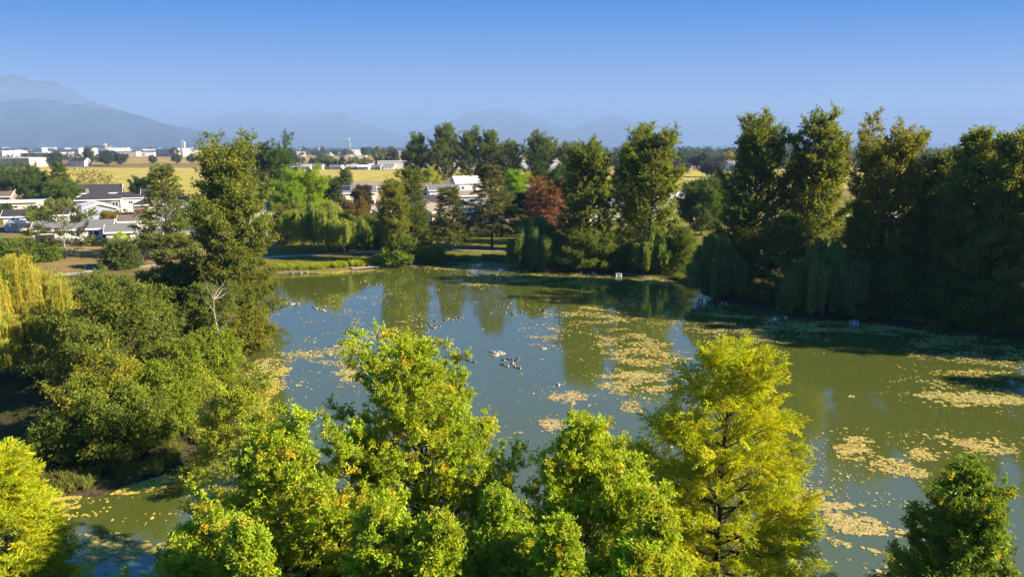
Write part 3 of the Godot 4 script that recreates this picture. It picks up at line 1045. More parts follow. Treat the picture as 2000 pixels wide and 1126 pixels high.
func houses() -> void:
	# the left cluster
	house("long_house", "long low white house with grey gable roof nearest the park lawn, behind the pine", -115.5, 180, 22, 17.5, 8.5, 3.4, 1.7, "gable", "white_wall", "grey_roof", {"windows": [[0, 4.6, 1.7, 2.4, 1.0], [0, 0.5, 1.6, 2.0, 1.1], [0, -2.5, 1.6, 1.2, 1.1], [0, 7.0, 0.6, 0.8, 1.0]], "garage": [0, -6.2, 4.2, "glass"]})
	house("side_wing", "small white wing with grey roof beside the clipped green cedar", -102.2, 178, 22, 6.4, 6.5, 2.9, 1.5, "gable", "white_wall", "grey_roof", {"windows": [[0, -1.2, 1.0, 0.9, 1.2]], "door": [0, 1.7], "garage": [1, 0.0, 2.0, "glass"]})
	house("two_storey_house", "white two storey house with black roof and gable at the left edge", -143, 206, 26, 16, 8.5, 4.3, 1.5, "gable", "white_wall", "dark_roof", {"windows": [[0, -5, 2.9, 2.0, 0.9], [0, -1, 2.9, 1.8, 0.9], [1, -1.6, 2.0, 0.9, 1.6], [1, 1.4, 2.0, 0.5, 1.6], [0, 4.2, 2.9, 1.6, 0.9]], "garage": [0, -2.5, 4.6], "balcony": [0.0, 2.5, 13.0], "chimney": 6.0})
	house("flat_roofed_house", "cream house with long white flat roof at the left edge, behind the black roofed one", -180, 246, 20, 18, 9, 5.0, 0.0, "flat", "cream_wall", "white_roof", {"windows": [[0, 2, 3.0, 2.4, 0.8], [0, 8, 3.0, 2.4, 0.8], [0, -5, 3.0, 2.0, 0.8]]})
	house("gable_house", "blue grey house with a shallow white roof and blank gable facing the pond", -131.5, 216, 128, 13.5, 9.6, 5.6, 1.5, "gable", "blue_wall", "white_roof", {"windows": [[0, 3.0, 3.2, 1.2, 1.2], [0, -2.0, 3.2, 1.2, 1.2], [0, 0.5, 0.9, 1.0, 1.1]]})
	house("taupe_house", "tall taupe two storey house with dark hip roof and stacked white corner windows", -143.5, 238, 30, 13, 10, 6.6, 2.6, "hip", "taupe_wall", "dark_roof", {"windows": [[0, 4.8, 4.2, 1.7, 1.5], [0, 4.8, 1.2, 1.7, 1.7], [0, 1.0, 4.4, 1.0, 1.1], [1, 2.5, 4.2, 1.6, 1.4], [1, -2.0, 4.2, 1.6, 1.4], [1, 2.5, 1.0, 1.6, 1.4], [0, -3.5, 4.4, 1.6, 1.1]], "belt": 3.1, "chimney": -3.0})
	house("dark_roofed_house", "house with a broad black roof behind the taupe two storey one", -163, 272, 26, 15, 11, 6.8, 2.8, "gable", "white_wall", "dark_roof", {"windows": [[0, 0, 4.2, 1.6, 1.0], [1, 0, 4.4, 1.4, 1.2]]})
	house("rear_house", "white house with low black roof partly hidden between two dark roofed houses", -148, 262, 28, 12, 9, 5.4, 2.0, "hip", "white_wall", "dark_roof", {"windows": [[0, 2, 3.2, 1.4, 1.0], [1, 0, 3.2, 1.4, 1.0]]})
	house("garage_block", "dark roofed double garage beside the parked white car", -135, 254, 24, 9.5, 7, 3.4, 2.0, "hip", "taupe_wall", "dark_roof", {"garage": [0, -1.5, 4.8, "door"], "windows": [[0, 3.2, 1.2, 1.0, 1.0]]})
	house("far_bungalow", "bungalow with black roof and white eaves standing against the golden field", -147, 284, 22, 10, 9, 4.2, 3.0, "gable", "blue_wall", "dark_roof", {"windows": [[0, 0, 2.0, 1.6, 1.0]]})
	house("brown_roofed_house", "small brown hip roofed house between conifers at the far left", -180, 268, 10, 11, 9, 4.4, 2.6, "hip", "brick_wall", "brown_roof", {"windows": [[0, 2, 2.0, 1.4, 1.0], [1, 0, 2.0, 1.4, 1.0]]})
	house("edge_house", "brown roofed house cut off by the left edge of the view", -214, 286, 10, 13, 9, 4.4, 2.8, "gable", "brick_wall", "brown_roof", {"windows": [[0, 3, 2.0, 1.6, 1.0]]})
	house("cedar_side_house", "white house with small brown roof right beside the tall cedar", -104, 192, 18, 11, 8, 4.2, 1.3, "gable", "white_wall", "brown_roof", {"windows": [[0, -2.8, 1.4, 1.4, 1.2], [0, 2.5, 1.4, 1.4, 1.2]]})
	house("balcony_house", "white house with long balcony seen through the tall cottonwood", -80, 198, 18, 15, 8, 5.2, 1.4, "gable", "white_wall", "grey_roof", {"windows": [[0, -4, 3.3, 2.2, 1.2], [0, 1, 3.3, 2.2, 1.2], [0, 5, 3.3, 1.4, 1.2], [0, -3, 0.8, 1.8, 1.2]], "balcony": [0.0, 2.7, 12.0]})
	house("pink_house", "pinkish house with pale roof behind the tall cottonwood", -72, 222, 16, 14, 9, 5.0, 1.8, "gable", "pink_wall", "tan_roof", {"windows": [[0, -3, 3.0, 1.8, 1.1], [0, 3, 3.0, 1.8, 1.1]]})
	house("sunroom_house", "white house with glazed upper balcony left of the big willow", -64.5, 188, 16, 12.5, 8, 5.3, 1.2, "gable", "white_wall", "white_roof", {"windows": [[0, 0.5, 3.1, 2.6, 1.3], [0, 3.6, 3.1, 1.6, 1.3], [0, -3.2, 3.1, 1.8, 1.3], [0, 2.6, 0.7, 1.2, 1.1]], "balcony": [1.0, 2.6, 8.0]})
	house("grey_bungalow", "small bungalow with pale grey roof just above the glazed balcony house", -79, 228, 14, 9, 7, 4.8, 1.6, "gable", "pink_wall", "grey_roof", {"windows": [[0, 1, 2.8, 1.4, 1.0]]})
	house("shed_house", "low house with grey roof and reddish wall under the big dark round tree", -87, 246, 14, 9, 7, 5.0, 1.6, "gable", "brick_wall", "grey_roof", {"windows": [[0, -1, 2.8, 1.4, 1.0]]})
	house("carport_house", "white house with low grey roof behind the tall cedar, nearest the path", -95, 196, 18, 12, 8, 4.6, 1.4, "gable", "white_wall", "grey_roof", {"windows": [[0, -3, 2.6, 1.8, 1.1], [0, 2.5, 2.6, 1.6, 1.1]], "garage": [0, -3.5, 3.0, "glass"]})
	house("cream_house", "cream house with white roof between the cedar and the tall cottonwood", -89, 212, 18, 12, 8, 5.2, 1.4, "gable", "cream_wall", "white_roof", {"windows": [[0, -3, 3.2, 1.8, 1.1], [0, 2.5, 3.2, 1.6, 1.1]]})
	house("upper_house", "pale house with brown roof farther up behind the tall cedar", -118, 236, 20, 12, 9, 5.4, 2.0, "gable", "white_wall", "brown_roof", {"windows": [[0, -3, 3.2, 1.6, 1.1], [0, 3, 3.2, 1.6, 1.1]]})
	house("ridge_house", "white house with dark roof farther up behind the tall cottonwood", -104, 252, 16, 13, 9, 5.8, 2.2, "gable", "white_wall", "dark_roof", {"windows": [[0, -3, 3.4, 1.6, 1.1], [0, 3, 3.4, 1.6, 1.1]]})
	house("white_roofed_bungalow", "low bungalow with bright white roof just above the big willow", -69, 238, 14, 13, 9, 4.4, 1.4, "gable", "white_wall", "white_roof", {"windows": [[0, -3, 2.2, 1.6, 1.1]]})
	# the middle cluster
	house("solar_house", "white house with rows of solar panels on its grey roof", -67, 290, 14, 18, 9, 5.6, 2.6, "gable", "white_wall", "grey_roof", {"windows": [[0, -4, 3.2, 1.4, 1.1], [0, 1, 3.2, 1.4, 1.1], [0, 6, 3.2, 1.2, 1.1]], "panels": [-7.2, -6.1, -5.0, -3.9, -2.8, -1.7, 4.0, 5.1, 6.2, 7.3], "garage": [0, 7.0, 2.6, "glass"]})
	house("small_brown_house", "small house with brown roof right of the big willow", -49.5, 217, 16, 8, 7, 4.4, 1.8, "gable", "blue_wall", "tan_roof", {"windows": [[0, 0.4, 2.6, 1.8, 1.1]]})
	house("tan_gable_house", "tan gabled house half hidden behind the poplar and cedar pair", -43.5, 222, 62, 9, 8, 4.0, 1.8, "gable", "tan_wall", "tan_roof", {"windows": [[0, 0, 2.0, 1.4, 1.0]]})
	house("low_tan_house", "low house with tan roof behind the solar panel house", -66, 326, 12, 18, 9, 5.8, 2.4, "gable", "cream_wall", "tan_roof", {"windows": [[0, 0, 3.2, 1.4, 1.0]]})
	house("long_brown_house", "long brown roofed house at the edge of the golden field", -40, 345, 12, 26, 9, 5.4, 2.2, "gable", "tan_wall", "brown_roof", {"windows": [[0, 4, 3.0, 1.6, 1.0], [0, -6, 3.0, 1.6, 1.0]]})
	house("brown_square_house", "brown roofed house with grey wall right of the pale yellow tree", -41.5, 305, 16, 10, 9, 6.2, 2.2, "gable", "blue_wall", "brown_roof", {"windows": [[0, 2.8, 3.6, 1.6, 1.4], [0, -2.4, 3.6, 1.2, 1.2]]})
	house("grey_terrace", "white house with wide grey roof in the middle of the town cluster", -30, 298, 16, 13, 9, 6.2, 2.0, "gable", "white_wall", "grey_roof", {"windows": [[0, -3, 3.6, 1.2, 1.2], [0, 2, 3.6, 1.8, 1.2]]})
	house("tall_white_house", "tall white and grey house left of the big spruce top", -21, 312, 18, 11, 10, 8.6, 2.6, "gable", "white_wall", "white_roof", {"windows": [[0, -2.5, 5.6, 1.4, 1.4], [0, 2.5, 5.6, 1.4, 1.4], [0, -2.5, 2.4, 1.4, 1.4]], "chimney": 3.0})
	house("pale_house", "pale green house with low tan roof left of the big spruce", -17.5, 272, 18, 13, 9, 5.6, 1.6, "gable", "blue_wall", "tan_roof", {"windows": [[0, -3.5, 2.8, 1.8, 1.6], [0, 0.5, 2.8, 1.6, 1.6], [0, 4.5, 2.8, 1.2, 1.2]]})
	house("black_roofed_house", "white gabled house with black roof in the middle cluster", -30.5, 247, 66, 9, 9, 5.0, 2.0, "gable", "white_wall", "dark_roof", {"windows": [[1, 0.5, 3.2, 1.2, 1.2], [0, 0.5, 3.0, 1.2, 1.0]]})
	house("hip_house", "house with broad brown hip roof right of the black roofed white one", -20.5, 243, 14, 12, 10, 4.2, 2.4, "hip", "tan_wall", "brown_roof", {"windows": [[0, 2, 2.0, 1.6, 1.1], [0, -2, 2.0, 1.6, 1.1]]})
	house("tan_house", "tan house with brown gable roof nearest the lawn behind the thin spruce", -25.5, 213, 62, 11, 9, 5.0, 2.0, "gable", "tan_wall", "tan_roof", {"windows": [[1, -1.2, 3.2, 1.2, 1.2], [1, 0.6, 3.2, 1.6, 1.2], [0, 2.0, 3.0, 1.4, 1.2]]})
	house("white_wing_house", "bright white two storey house behind the trunk of the big spruce", -9.5, 208, -52, 9, 12.5, 5.4, 1.4, "gable", "white_wall", "white_roof", {"windows": [[3, 1.6, 3.2, 1.0, 1.3], [3, -2.2, 3.2, 1.0, 1.3], [3, 1.2, 0.6, 1.2, 1.3], [0, 0, 3.2, 1.4, 1.2]], "garage": [3, -3.0, 2.4]})
	house("tan_roofed_cottage", "low cottage with tan roof under the bright green tree top", 9, 318, 0, 16, 9, 5.0, 2.2, "gable", "cream_wall", "tan_roof", {"windows": [[0, 3, 2.6, 1.6, 1.1]]})
	house("hidden_white_house", "white house glimpsed between the two tall cottonwoods in the middle", 30, 232, 18, 14, 9, 5.2, 1.6, "gable", "white_wall", "grey_roof", {"windows": [[0, -4, 3.0, 1.8, 1.2], [0, 0, 3.0, 1.8, 1.2], [0, 4, 3.0, 1.8, 1.2]]})
	house("hidden_pale_house", "pale house glimpsed right behind the right middle cottonwood", 58, 262, 18, 14, 9, 5.4, 1.8, "gable", "white_wall", "white_roof", {"windows": [[0, -3, 3.0, 1.8, 1.2], [0, 3, 3.0, 1.8, 1.2]]})
	house("glimpsed_house", "white house glimpsed through the dark trees on the right bank", 104, 180, 20, 15, 9, 5.4, 1.8, "gable", "white_wall", "white_roof", {"windows": [[0, -4, 3.0, 1.8, 1.2], [0, 1, 3.0, 1.8, 1.2], [0, 5, 3.0, 1.4, 1.2]]})
	house("field_bungalow", "dark roofed bungalow beside a yellow bush in front of the right hand field", 148, 460, 16, 20, 12, 4.0, 3.6, "hip", "brick_wall", "brown_roof", {"windows": [[0, 3, 1.6, 1.6, 1.1]]})
	house("red_edged_barn", "white barn with red edged pale roof in the right hand field", 226, 700, 40, 17, 12, 5.2, 3.6, "gable", "white_wall", "white_roof", {"garage": [1, 0.0, 3.5, "red_roof"], "windows": [[0, 3, 2.0, 1.6, 1.1]]})
	house("blue_barn", "blue grey barn just behind the red edged white barn", 240, 745, 20, 22, 14, 6.0, 3.4, "gable", "blue_wall", "grey_roof", {"windows": [[0, 3, 2.0, 1.6, 1.1]]})
	house("white_tent_roof_house", "small house with white pointed roof left of the red edged barn", 186, 742, 0, 12, 12, 3.4, 3.2, "hip", "white_wall", "white_roof", {"windows": [[0, 2, 1.2, 1.6, 1.1]]})
	house("farmhouse", "white farmhouse with dark roof at the far edge of the golden field on the left", -548, 880, -12, 22, 11, 6.2, 4.2, "gable", "white_wall", "dark_roof", {"windows": [[0, -4, 2.4, 1.8, 1.6], [0, 4, 2.4, 1.8, 1.6], [1, 0, 5.4, 1.4, 1.6]], "chimney": 4.0})
	house("farm_cottage", "brown roofed farm cottage left of the white farmhouse", -575, 895, 10, 18, 10, 3.6, 4.0, "hip", "brick_wall", "brown_roof", {"windows": [[0, 3, 1.4, 1.6, 1.1]]})
	var car := thing("parked_car", "white car parked beside the dark roofed double garage", "car", Vector3(-128.5, 0.72, -247), deg_to_rad(20))
	var body := PackedVector3Array()
	slab(body, Vector3(-2.2, 0.95, 0.9), Vector3(-2.2, 0.95, -0.9), Vector3(2.2, 0.85, -0.9), Vector3(2.2, 0.85, 0.9), 0.6)
	part("body", raw_mesh(body), M.car_paint, car)
	var cab := PackedVector3Array()
	for s in [[-1.5, 1.2, 0.96, -1.0, 0.6, 1.5]]:
		var lo := [Vector3(s[0], s[2], 0.82), Vector3(s[1], s[2], 0.82), Vector3(s[1], s[2], -0.82), Vector3(s[0], s[2], -0.82)]
		var hi := [Vector3(s[3], s[5], 0.66), Vector3(s[4], s[5], 0.66), Vector3(s[4], s[5], -0.66), Vector3(s[3], s[5], -0.66)]
		for k in 4:
			quad(cab, lo[k], hi[k], hi[(k + 1) % 4], lo[(k + 1) % 4])
		quad(cab, hi[0], hi[3], hi[2], hi[1])
	part("cabin", raw_mesh(cab), M.glass, car)
	part("roof_panel", box(Vector3(-1.02, 1.502, -0.67), Vector3(0.62, 1.55, 0.67)), M.car_paint, car)
	for q in [[-1.4, 0.85], [1.4, 0.85], [-1.4, -0.85], [1.4, -0.85]]:
		var cy := CylinderMesh.new()
		cy.top_radius = 0.34
		cy.bottom_radius = 0.34
		cy.height = 0.24
		cy.radial_segments = 14
		var wh := part("wheel", cy, M.rubber, car)
		wh.rotation.x = PI / 2
		wh.position = Vector3(q[0], 0.33, q[1])
	# clipped hedges along the gardens
	hedge("garden_hedge", "dark clipped hedge along the lawn below the long white house", -150, -88, 169, 1.8, Color(0.03, 0.045, 0.015))
	hedge("garden_hedge", "dark low hedge behind the trunk of the big spruce", -13, 6, 186, 3.2, Color(0.025, 0.032, 0.014))
	hedge("garden_hedge", "loose grey green hedge right of the clipped cedar", -90, -70, 166, 1.3, Color(0.10, 0.11, 0.045))
	hedge("garden_hedge", "green hedge between the poplar pair and the thin spruce", -31, -16, 190, 2.6, Color(0.05, 0.06, 0.02))
	for q in [[-130, 259, "tall grey street lamp beside the dark roofed double garage"], [-90.5, 205, "grey street lamp seen left of the tall cottonwood"]]:
		var l := thing("street_lamp", q[2], "lamp", Vector3(q[0], 0.7, -q[1]), 0.0, "street lamps")
		var v := PackedVector3Array()
		var nn := PackedVector3Array()
		var idx := PackedInt32Array()
		tube(v, nn, idx, [Vector3(0, 0, 0), Vector3(0, 4, 0), Vector3(0, 8, 0), Vector3(0.5, 8.5, 0), Vector3(1.5, 8.7, 0)], [0.11, 0.09, 0.07, 0.06, 0.05], 6)
		part("pole", raw_mesh(v, PackedColorArray(), nn, idx), M.metal, l)
		part("lamp_head", box(Vector3(1.4, 8.6, -0.14), Vector3(2.1, 8.74, 0.14)), M.metal, l)


func hedge(called: String, label: String, x0: float, x1: float, d: float, h: float, color: Color) -> void:
	rng.seed = int(x0 * 13 + d)
	var root := thing(called, label, "hedge", Vector3((x0 + x1) / 2, 0.7, -d), 0.0, "hedges of the gardens")
	var L := x1 - x0
	var where: Array = []
	var tints := PackedColorArray()
	for i in int(L * h * 9):
		var p := Vector3(rf(-L / 2, L / 2), rf(0.1, h), rf(-0.6, 0.6))
		where.append(Transform3D(Basis(rand_dir(), rf(0, TAU)).scaled_local(Vector3.ONE * rf(0.6, 1.0)), p))
		tints.append(tinted(color, 0.2))
	var v := PackedVector3Array()
	var nn := PackedVector3Array()
	var idx := PackedInt32Array()
	var k := -L / 2 + 0.5
	while k < L / 2:
		tube(v, nn, idx, [Vector3(k, -0.2, 0), Vector3(k, h * 0.7, 0)], [0.06, 0.02], 4)
		k += 1.2
	part("stems", raw_mesh(v, PackedColorArray(), nn, idx), M.bark, root).set_meta("kind", "stuff")
	copies("foliage", SP.mid_small[0], M.leaf, where, tints, root)


# ---------------------------------------------------------------- the plain beyond

func far_tree(x: float, d: float, h: float, r: float, color: Color, conifer := false, called := "field_tree", label := "", group := "") -> void:
	var root := thing(called, label, "tree", Vector3(x, 0.7, -d), 0.0, group)
	var where: Array = []
	var tints := PackedColorArray()
	var n := int(clampf(h * r * 1.1, 26, 130))
	var lumps: Array = []
	for k in 5:
		lumps.append([rand_dir(), rf(0.75, 1.2)])
	for i in n:
		var dir := rand_dir()
		var q := rf(0.12, 1.0)
		var lump: Array = lumps[i % 5]
		var y: float
		var rad: float
		if conifer:
			y = h * q
			rad = r * (1.08 - q) * rf(0.5, 1.0)
		else:
			y = h * (0.58 + 0.40 * dir.y * rf(0.6, 1.0))
			rad = r * sqrt(maxf(0.0, 1.0 - dir.y * dir.y)) * rf(0.6, 1.0)
			dir = (dir + lump[0] * 0.7).normalized()
			y *= lerpf(0.9, lump[1], 0.5)
			rad *= lump[1]
		var flat := Vector3(dir.x, 0, dir.z).normalized()
		where.append(Transform3D(Basis(rand_dir(), rf(0, TAU)).scaled_local(Vector3.ONE * rf(0.5, 0.8) * clampf(r / 5.0, 0.5, 1.3)), flat * rad + Vector3(0, y * 0.94, 0)))
		tints.append(tinted(color, 0.25))
	var v := PackedVector3Array()
	var nn := PackedVector3Array()
	var idx := PackedInt32Array()
	tube(v, nn, idx, [Vector3(0, -0.5, 0), Vector3(0, h * 0.4, 0), Vector3(0, h * 0.85, 0)], [h * 0.025, h * 0.018, 0.05], 5)
	part("trunk", raw_mesh(v, PackedColorArray(), nn, idx), M.bark, root)
	copies("crown", SP.far_needle[0] if conifer else SP.far[0], M.leaf, where, tints, root)


func belt(called: String, label: String, x0: float, d0: float, x1: float, d1: float, count: int, h: float, wide: float, color: Color) -> void:
	# a far line of trees that reads as one mass
	var where: Array = []
	var tints := PackedColorArray()
	for i in count:
		var t := rng.randf()
		var x := lerpf(x0, x1, t)
		var d := lerpf(d0, d1, t) + rf(-wide, wide)
		var hh := h * (0.55 + 0.7 * absf(patch_noise.get_noise_2d(x * 0.5, d * 0.2)) + rf(0.0, 0.35))
		var c := tinted(color, 0.3)
		for k in 3:
			where.append(Transform3D(Basis(rand_dir(), rf(0, TAU)).scaled_local(Vector3.ONE * hh / 8.5), Vector3(x + rf(-2, 2), 0.7 + hh * (0.22 + 0.27 * k), -d + rf(-2, 2))))
			tints.append(c)
	tag(copies(called, SP.far[0], M.leaf, where, tints, self), label, "trees")


func far_country() -> void:
	rng.seed = 404
	# commercial buildings beyond the field on the left
	hall("warehouse", "long cream warehouse with dark window bands at the far left field edge", -612, 872, -18, 66, 40, 10, "cream_wall", "white_roof", {"windows": [[-28, 5.5, 6, 2.6], [-18, 5.5, 6, 2.6], [-9, 5.5, 5, 2.6], [-28, 1.0, 6, 2.2], [-18, 1.0, 7, 2.6], [-8, 1.0, 4, 2.4], [6, 1.0, 3, 3.0], [20, 1.0, 5, 2.2]], "joints": [-4, 8, 18, 28]})
	hall("warehouse", "grey office block joined to the left end of the cream warehouse", -668, 862, -18, 44, 36, 9.5, "concrete", "white_roof", {"windows": [[-12, 5.2, 7, 2.4], [0, 5.2, 7, 2.4], [12, 5.2, 7, 2.4], [0, 0.8, 8, 2.6]]})
	hall("store_building", "bright white flat roofed store at the far left edge", -1110, 1480, -10, 120, 60, 14, "white_wall", "white_roof", {"units": [[-30, 9, 4], [10, 7, 3]], "windows": [[0, 2, 30, 4]]})
	hall("store_building", "grey walled store right of the bright white one", -1010, 1500, -10, 78, 50, 10, "taupe_wall", "white_roof", {"units": [[10, 6, 3]], "windows": [[-10, 2, 14, 3]]})
	hall("long_hall", "very long blue hall with a bright white roof edge on the left", -1170, 1980, -4, 290, 70, 15, "steel_blue", "white_roof", {"units": [[-60, 9, 5], [20, 8, 5], [80, 8, 4]], "windows": [[-40, 3, 60, 4]]})
	hall("brown_block", "brown windowless block standing above the long white roofed hall", -1330, 2240, 0, 62, 40, 25, "brick_wall", "brown_roof", {"units": [[20, 9, 6]]})
	hall("tall_silo_block", "narrow cream tower in the distant town", -1340, 2840, 0, 13, 14, 40, "cream_wall", "white_roof", {"units": [[-3, 4, 7]]})
	hall("grain_tower", "hazy blue grey tower block on the horizon beyond the middle fields", -790, 3350, 0, 26, 20, 46, "concrete", "grey_roof", {"units": [[6, 9, 16]]})
	hall("greenhouse_hall", "long bright white hall beyond the middle of the golden field", -88, 772, 3, 120, 22, 8.0, "white_wall", "white_roof", {"windows": [[-30, 2, 2.5, 3], [10, 2, 2.5, 3]]})
	hall("pale_barn_hall", "pale barn with grey roof behind the long bright white hall", -66, 830, 3, 64, 24, 12.5, "concrete", "grey_roof", {"windows": [[-10, 3, 4, 4]]})
	hall("nursery_hall", "low bright nursery hall seen between the back cottonwoods", 18, 790, 3, 70, 22, 8, "white_wall", "white_roof", {"windows": [[10, 2, 3, 3]]})
	hall("bus_shed", "small white shed with blue end in the stubble field", -310, 1420, 0, 24, 9, 6, "white_wall", "white_roof", {"windows": [[8, 2, 3, 2]]})
	# rows of small roofs beyond the field in the middle
	for i in 26:
		var row := i % 3
		var x := -256.0 + (i / 3) * 15.5 + rf(-4, 4) + row * 5.0
		var d := 768.0 + row * 26.0 + rf(-6, 6) - (x + 250.0) * 0.12
		house("estate_house", "small low house in the pale estate beyond the middle of the golden field", x, d, rf(-25, 25), rf(11, 16), rf(8, 10), rf(2.6, 3.6), rf(1.8, 2.8), "gable", ["white_wall", "concrete", "white_wall", "tan_wall"][i % 4], ["grey_roof", "white_roof", "grey_roof", "concrete"][(i / 2) % 4], {"windows": [[0, 2.0, 1.0, 1.6, 1.2], [0, -2.4, 1.0, 1.6, 1.2]], "group": "houses of the pale estate"})
	for i in 120:
		var d := rf(1750, 2750)
		var x := -d * rf(0.36, 0.74)
		if i % 6 == 0:
			x = -d * rf(0.02, 0.34)
		hall("town_building", "small pale building in the hazy distant town", x, d, rf(-20, 20), rf(18, 58), rf(14, 30), rf(8, 20), ["white_wall", "cream_wall", "concrete", "white_wall", "tan_wall", "steel_blue"][i % 6], ["white_roof", "grey_roof", "white_roof"][i % 3], {"windows": [[rf(-4, 4), 3.0, 8.0, 3.0]], "group": "buildings of the distant town"})
	# single trees along the far edge of the field
	var left_row := "round tree in the row between the two fields on the left"
	for q in [[-512, 990, 13, 6], [-484, 1000, 15, 7], [-462, 1000, 15, 6], [-441, 1005, 12, 6], [-424, 1005, 13, 6], [-398, 1000, 13, 6], [-376, 1005, 15, 7], [-356, 1000, 14, 6], [-330, 1005, 11, 4], [-302, 1000, 10, 4], [-275, 1000, 14, 6]]:
		far_tree(q[0], q[1], q[2], q[3], Color(0.045, 0.055, 0.028), false, "field_tree", left_row, "trees between the two fields")
	var farm := "dark tree among the farmhouses at the left field edge"
	for q in [[-572, 870, 21, 8], [-600, 900, 16, 7], [-552, 905, 26, 6], [-528, 905, 20, 9], [-515, 880, 20, 8], [-505, 895, 19, 8], [-590, 885, 9, 6], [-560, 885, 8, 6]]:
		far_tree(q[0], q[1], q[2], q[3], Color(0.035, 0.045, 0.028), false, "farm_tree", farm, "trees around the farmhouses")
	var mid := "tree standing among the small roofs beyond the middle field"
	for q in [[-258, 800, 19, 13], [-240, 770, 14, 11], [-222, 790, 12, 9], [-205, 782, 15, 7], [-190, 776, 12, 9], [-175, 830, 12, 7], [-160, 840, 26, 10], [-148, 850, 23, 9], [-140, 836, 22, 7], [-128, 850, 24, 7], [-118, 850, 22, 6], [-105, 840, 12, 4], [-92, 840, 14, 5], [-165, 778, 9, 7], [-150, 776, 9, 6], [-97, 770, 9, 4], [-222, 840, 14, 8], [-182, 795, 13, 8]]:
		far_tree(q[0], q[1], q[2] * rf(0.9, 1.1), q[3], [Color(0.05, 0.065, 0.028), Color(0.035, 0.045, 0.025), Color(0.06, 0.04, 0.035), Color(0.09, 0.10, 0.03)][rng.randi() % 4], rng.randf() < 0.25, "estate_tree", mid, "trees of the pale estate")
	var right := "tree in the line behind the right hand field and barns"
	for i in 26:
		var x := 160.0 + i * 6.0 + rf(-3, 3)
		far_tree(x, 800 + rf(-25, 40), rf(14, 24), rf(6, 10), [Color(0.035, 0.048, 0.025), Color(0.05, 0.06, 0.03), Color(0.075, 0.06, 0.04), Color(0.16, 0.14, 0.03)][[0, 1, 2, 0, 1, 0, 3][i % 7]], i % 5 == 1, "barn_tree", right, "trees behind the barns")
	far_tree(140, 430, 9, 7, Color(0.30, 0.27, 0.02), false, "yellow_bush", "bright yellow bush beside the dark roofed bungalow in the right hand field")
	far_tree(162, 560, 15, 13, Color(0.03, 0.026, 0.035), false, "purple_tree", "wide dark purple leaved tree in front of the right hand field")
	far_tree(150, 620, 13, 9, Color(0.032, 0.026, 0.035), false, "purple_tree", "smaller dark purple leaved tree left of the wide one")
	var row2 := "tall hazy tree standing along the far plain in the middle"
	for i in 34:
		var x := -760.0 + i * 26.0 + rf(-9, 9)
		far_tree(x, 1650 + rf(-120, 200), rf(16, 30), rf(9, 15), Color(0.04, 0.052, 0.03), i % 4 == 1, "plain_tree", row2, "hazy trees of the plain")
	belt("tree_belt", "hazy line of trees along the horizon left of the middle", -2400, 2300, -200, 2350, 900, 16, 60, Color(0.035, 0.045, 0.03))
	belt("tree_belt", "hazy line of trees among the distant town buildings", -2600, 2300, 300, 2400, 1200, 18, 250, Color(0.035, 0.045, 0.03))
	belt("tree_belt", "hazy line of trees along the horizon on the right", 100, 1700, 2200, 2100, 1200, 20, 90, Color(0.035, 0.045, 0.03))
	belt("tree_belt", "dark band of trees behind the right hand field", 120, 900, 900, 1000, 500, 17, 40, Color(0.035, 0.047, 0.025))
	belt("tree_belt", "faint farthest line of trees on the horizon", -3600, 3900, 3600, 3900, 1500, 22, 350, Color(0.035, 0.045, 0.03))
	belt("tree_belt", "trees between the golden field and the stubble on the left", -1000, 1180, -640, 1100, 160, 12, 30, Color(0.04, 0.05, 0.03))


# ---------------------------------------------------------------- the shore and the pond

func blades(n: int, h: float, spread: float) -> ArrayMesh:
	var v := PackedVector3Array()
	var c := PackedColorArray()
	for i in n:
		var base := Vector3(rf(-spread, spread), 0, rf(-spread, spread))
		var lean := Vector3(rf(-0.4, 0.4), 1, rf(-0.4, 0.4)).normalized()
		leaf(v, c, base, lean, rand_dir(), h * rf(0.6, 1.15), 0.07, tone_of(0.25))
	return raw_mesh(v, c)


func reeds(called: String, label: String, pts: Array, wide: float, count: int, color: Color, size: float) -> void:
	var mesh := blades(34, 0.8, 0.35)
	var where: Array = []
	var tints := PackedColorArray()
	for i in count:
		var t := rng.randf() * (pts.size() - 1)
		var k := int(t)
		var a: Vector2 = pts[k]
		var b: Vector2 = pts[k + 1]
		var p := a.lerp(b, t - k) + Vector2(rf(-0.5, 0.5), rf(-wide, wide))
		if patch_noise.get_noise_2d(p.x * 6.0, p.y * 6.0) < -0.12:
			continue
		where.append(Transform3D(Basis(Vector3.UP, rf(0, TAU)).scaled_local(Vector3.ONE * size * rf(0.6, 1.2)), Vector3(p.x, maxf(0.0, ground_y(p.x, p.y)) - 0.03, -p.y)))
		tints.append(tinted(color, 0.25))
	tag(copies(called, mesh, M.leaf, where, tints, self), label, "grass")


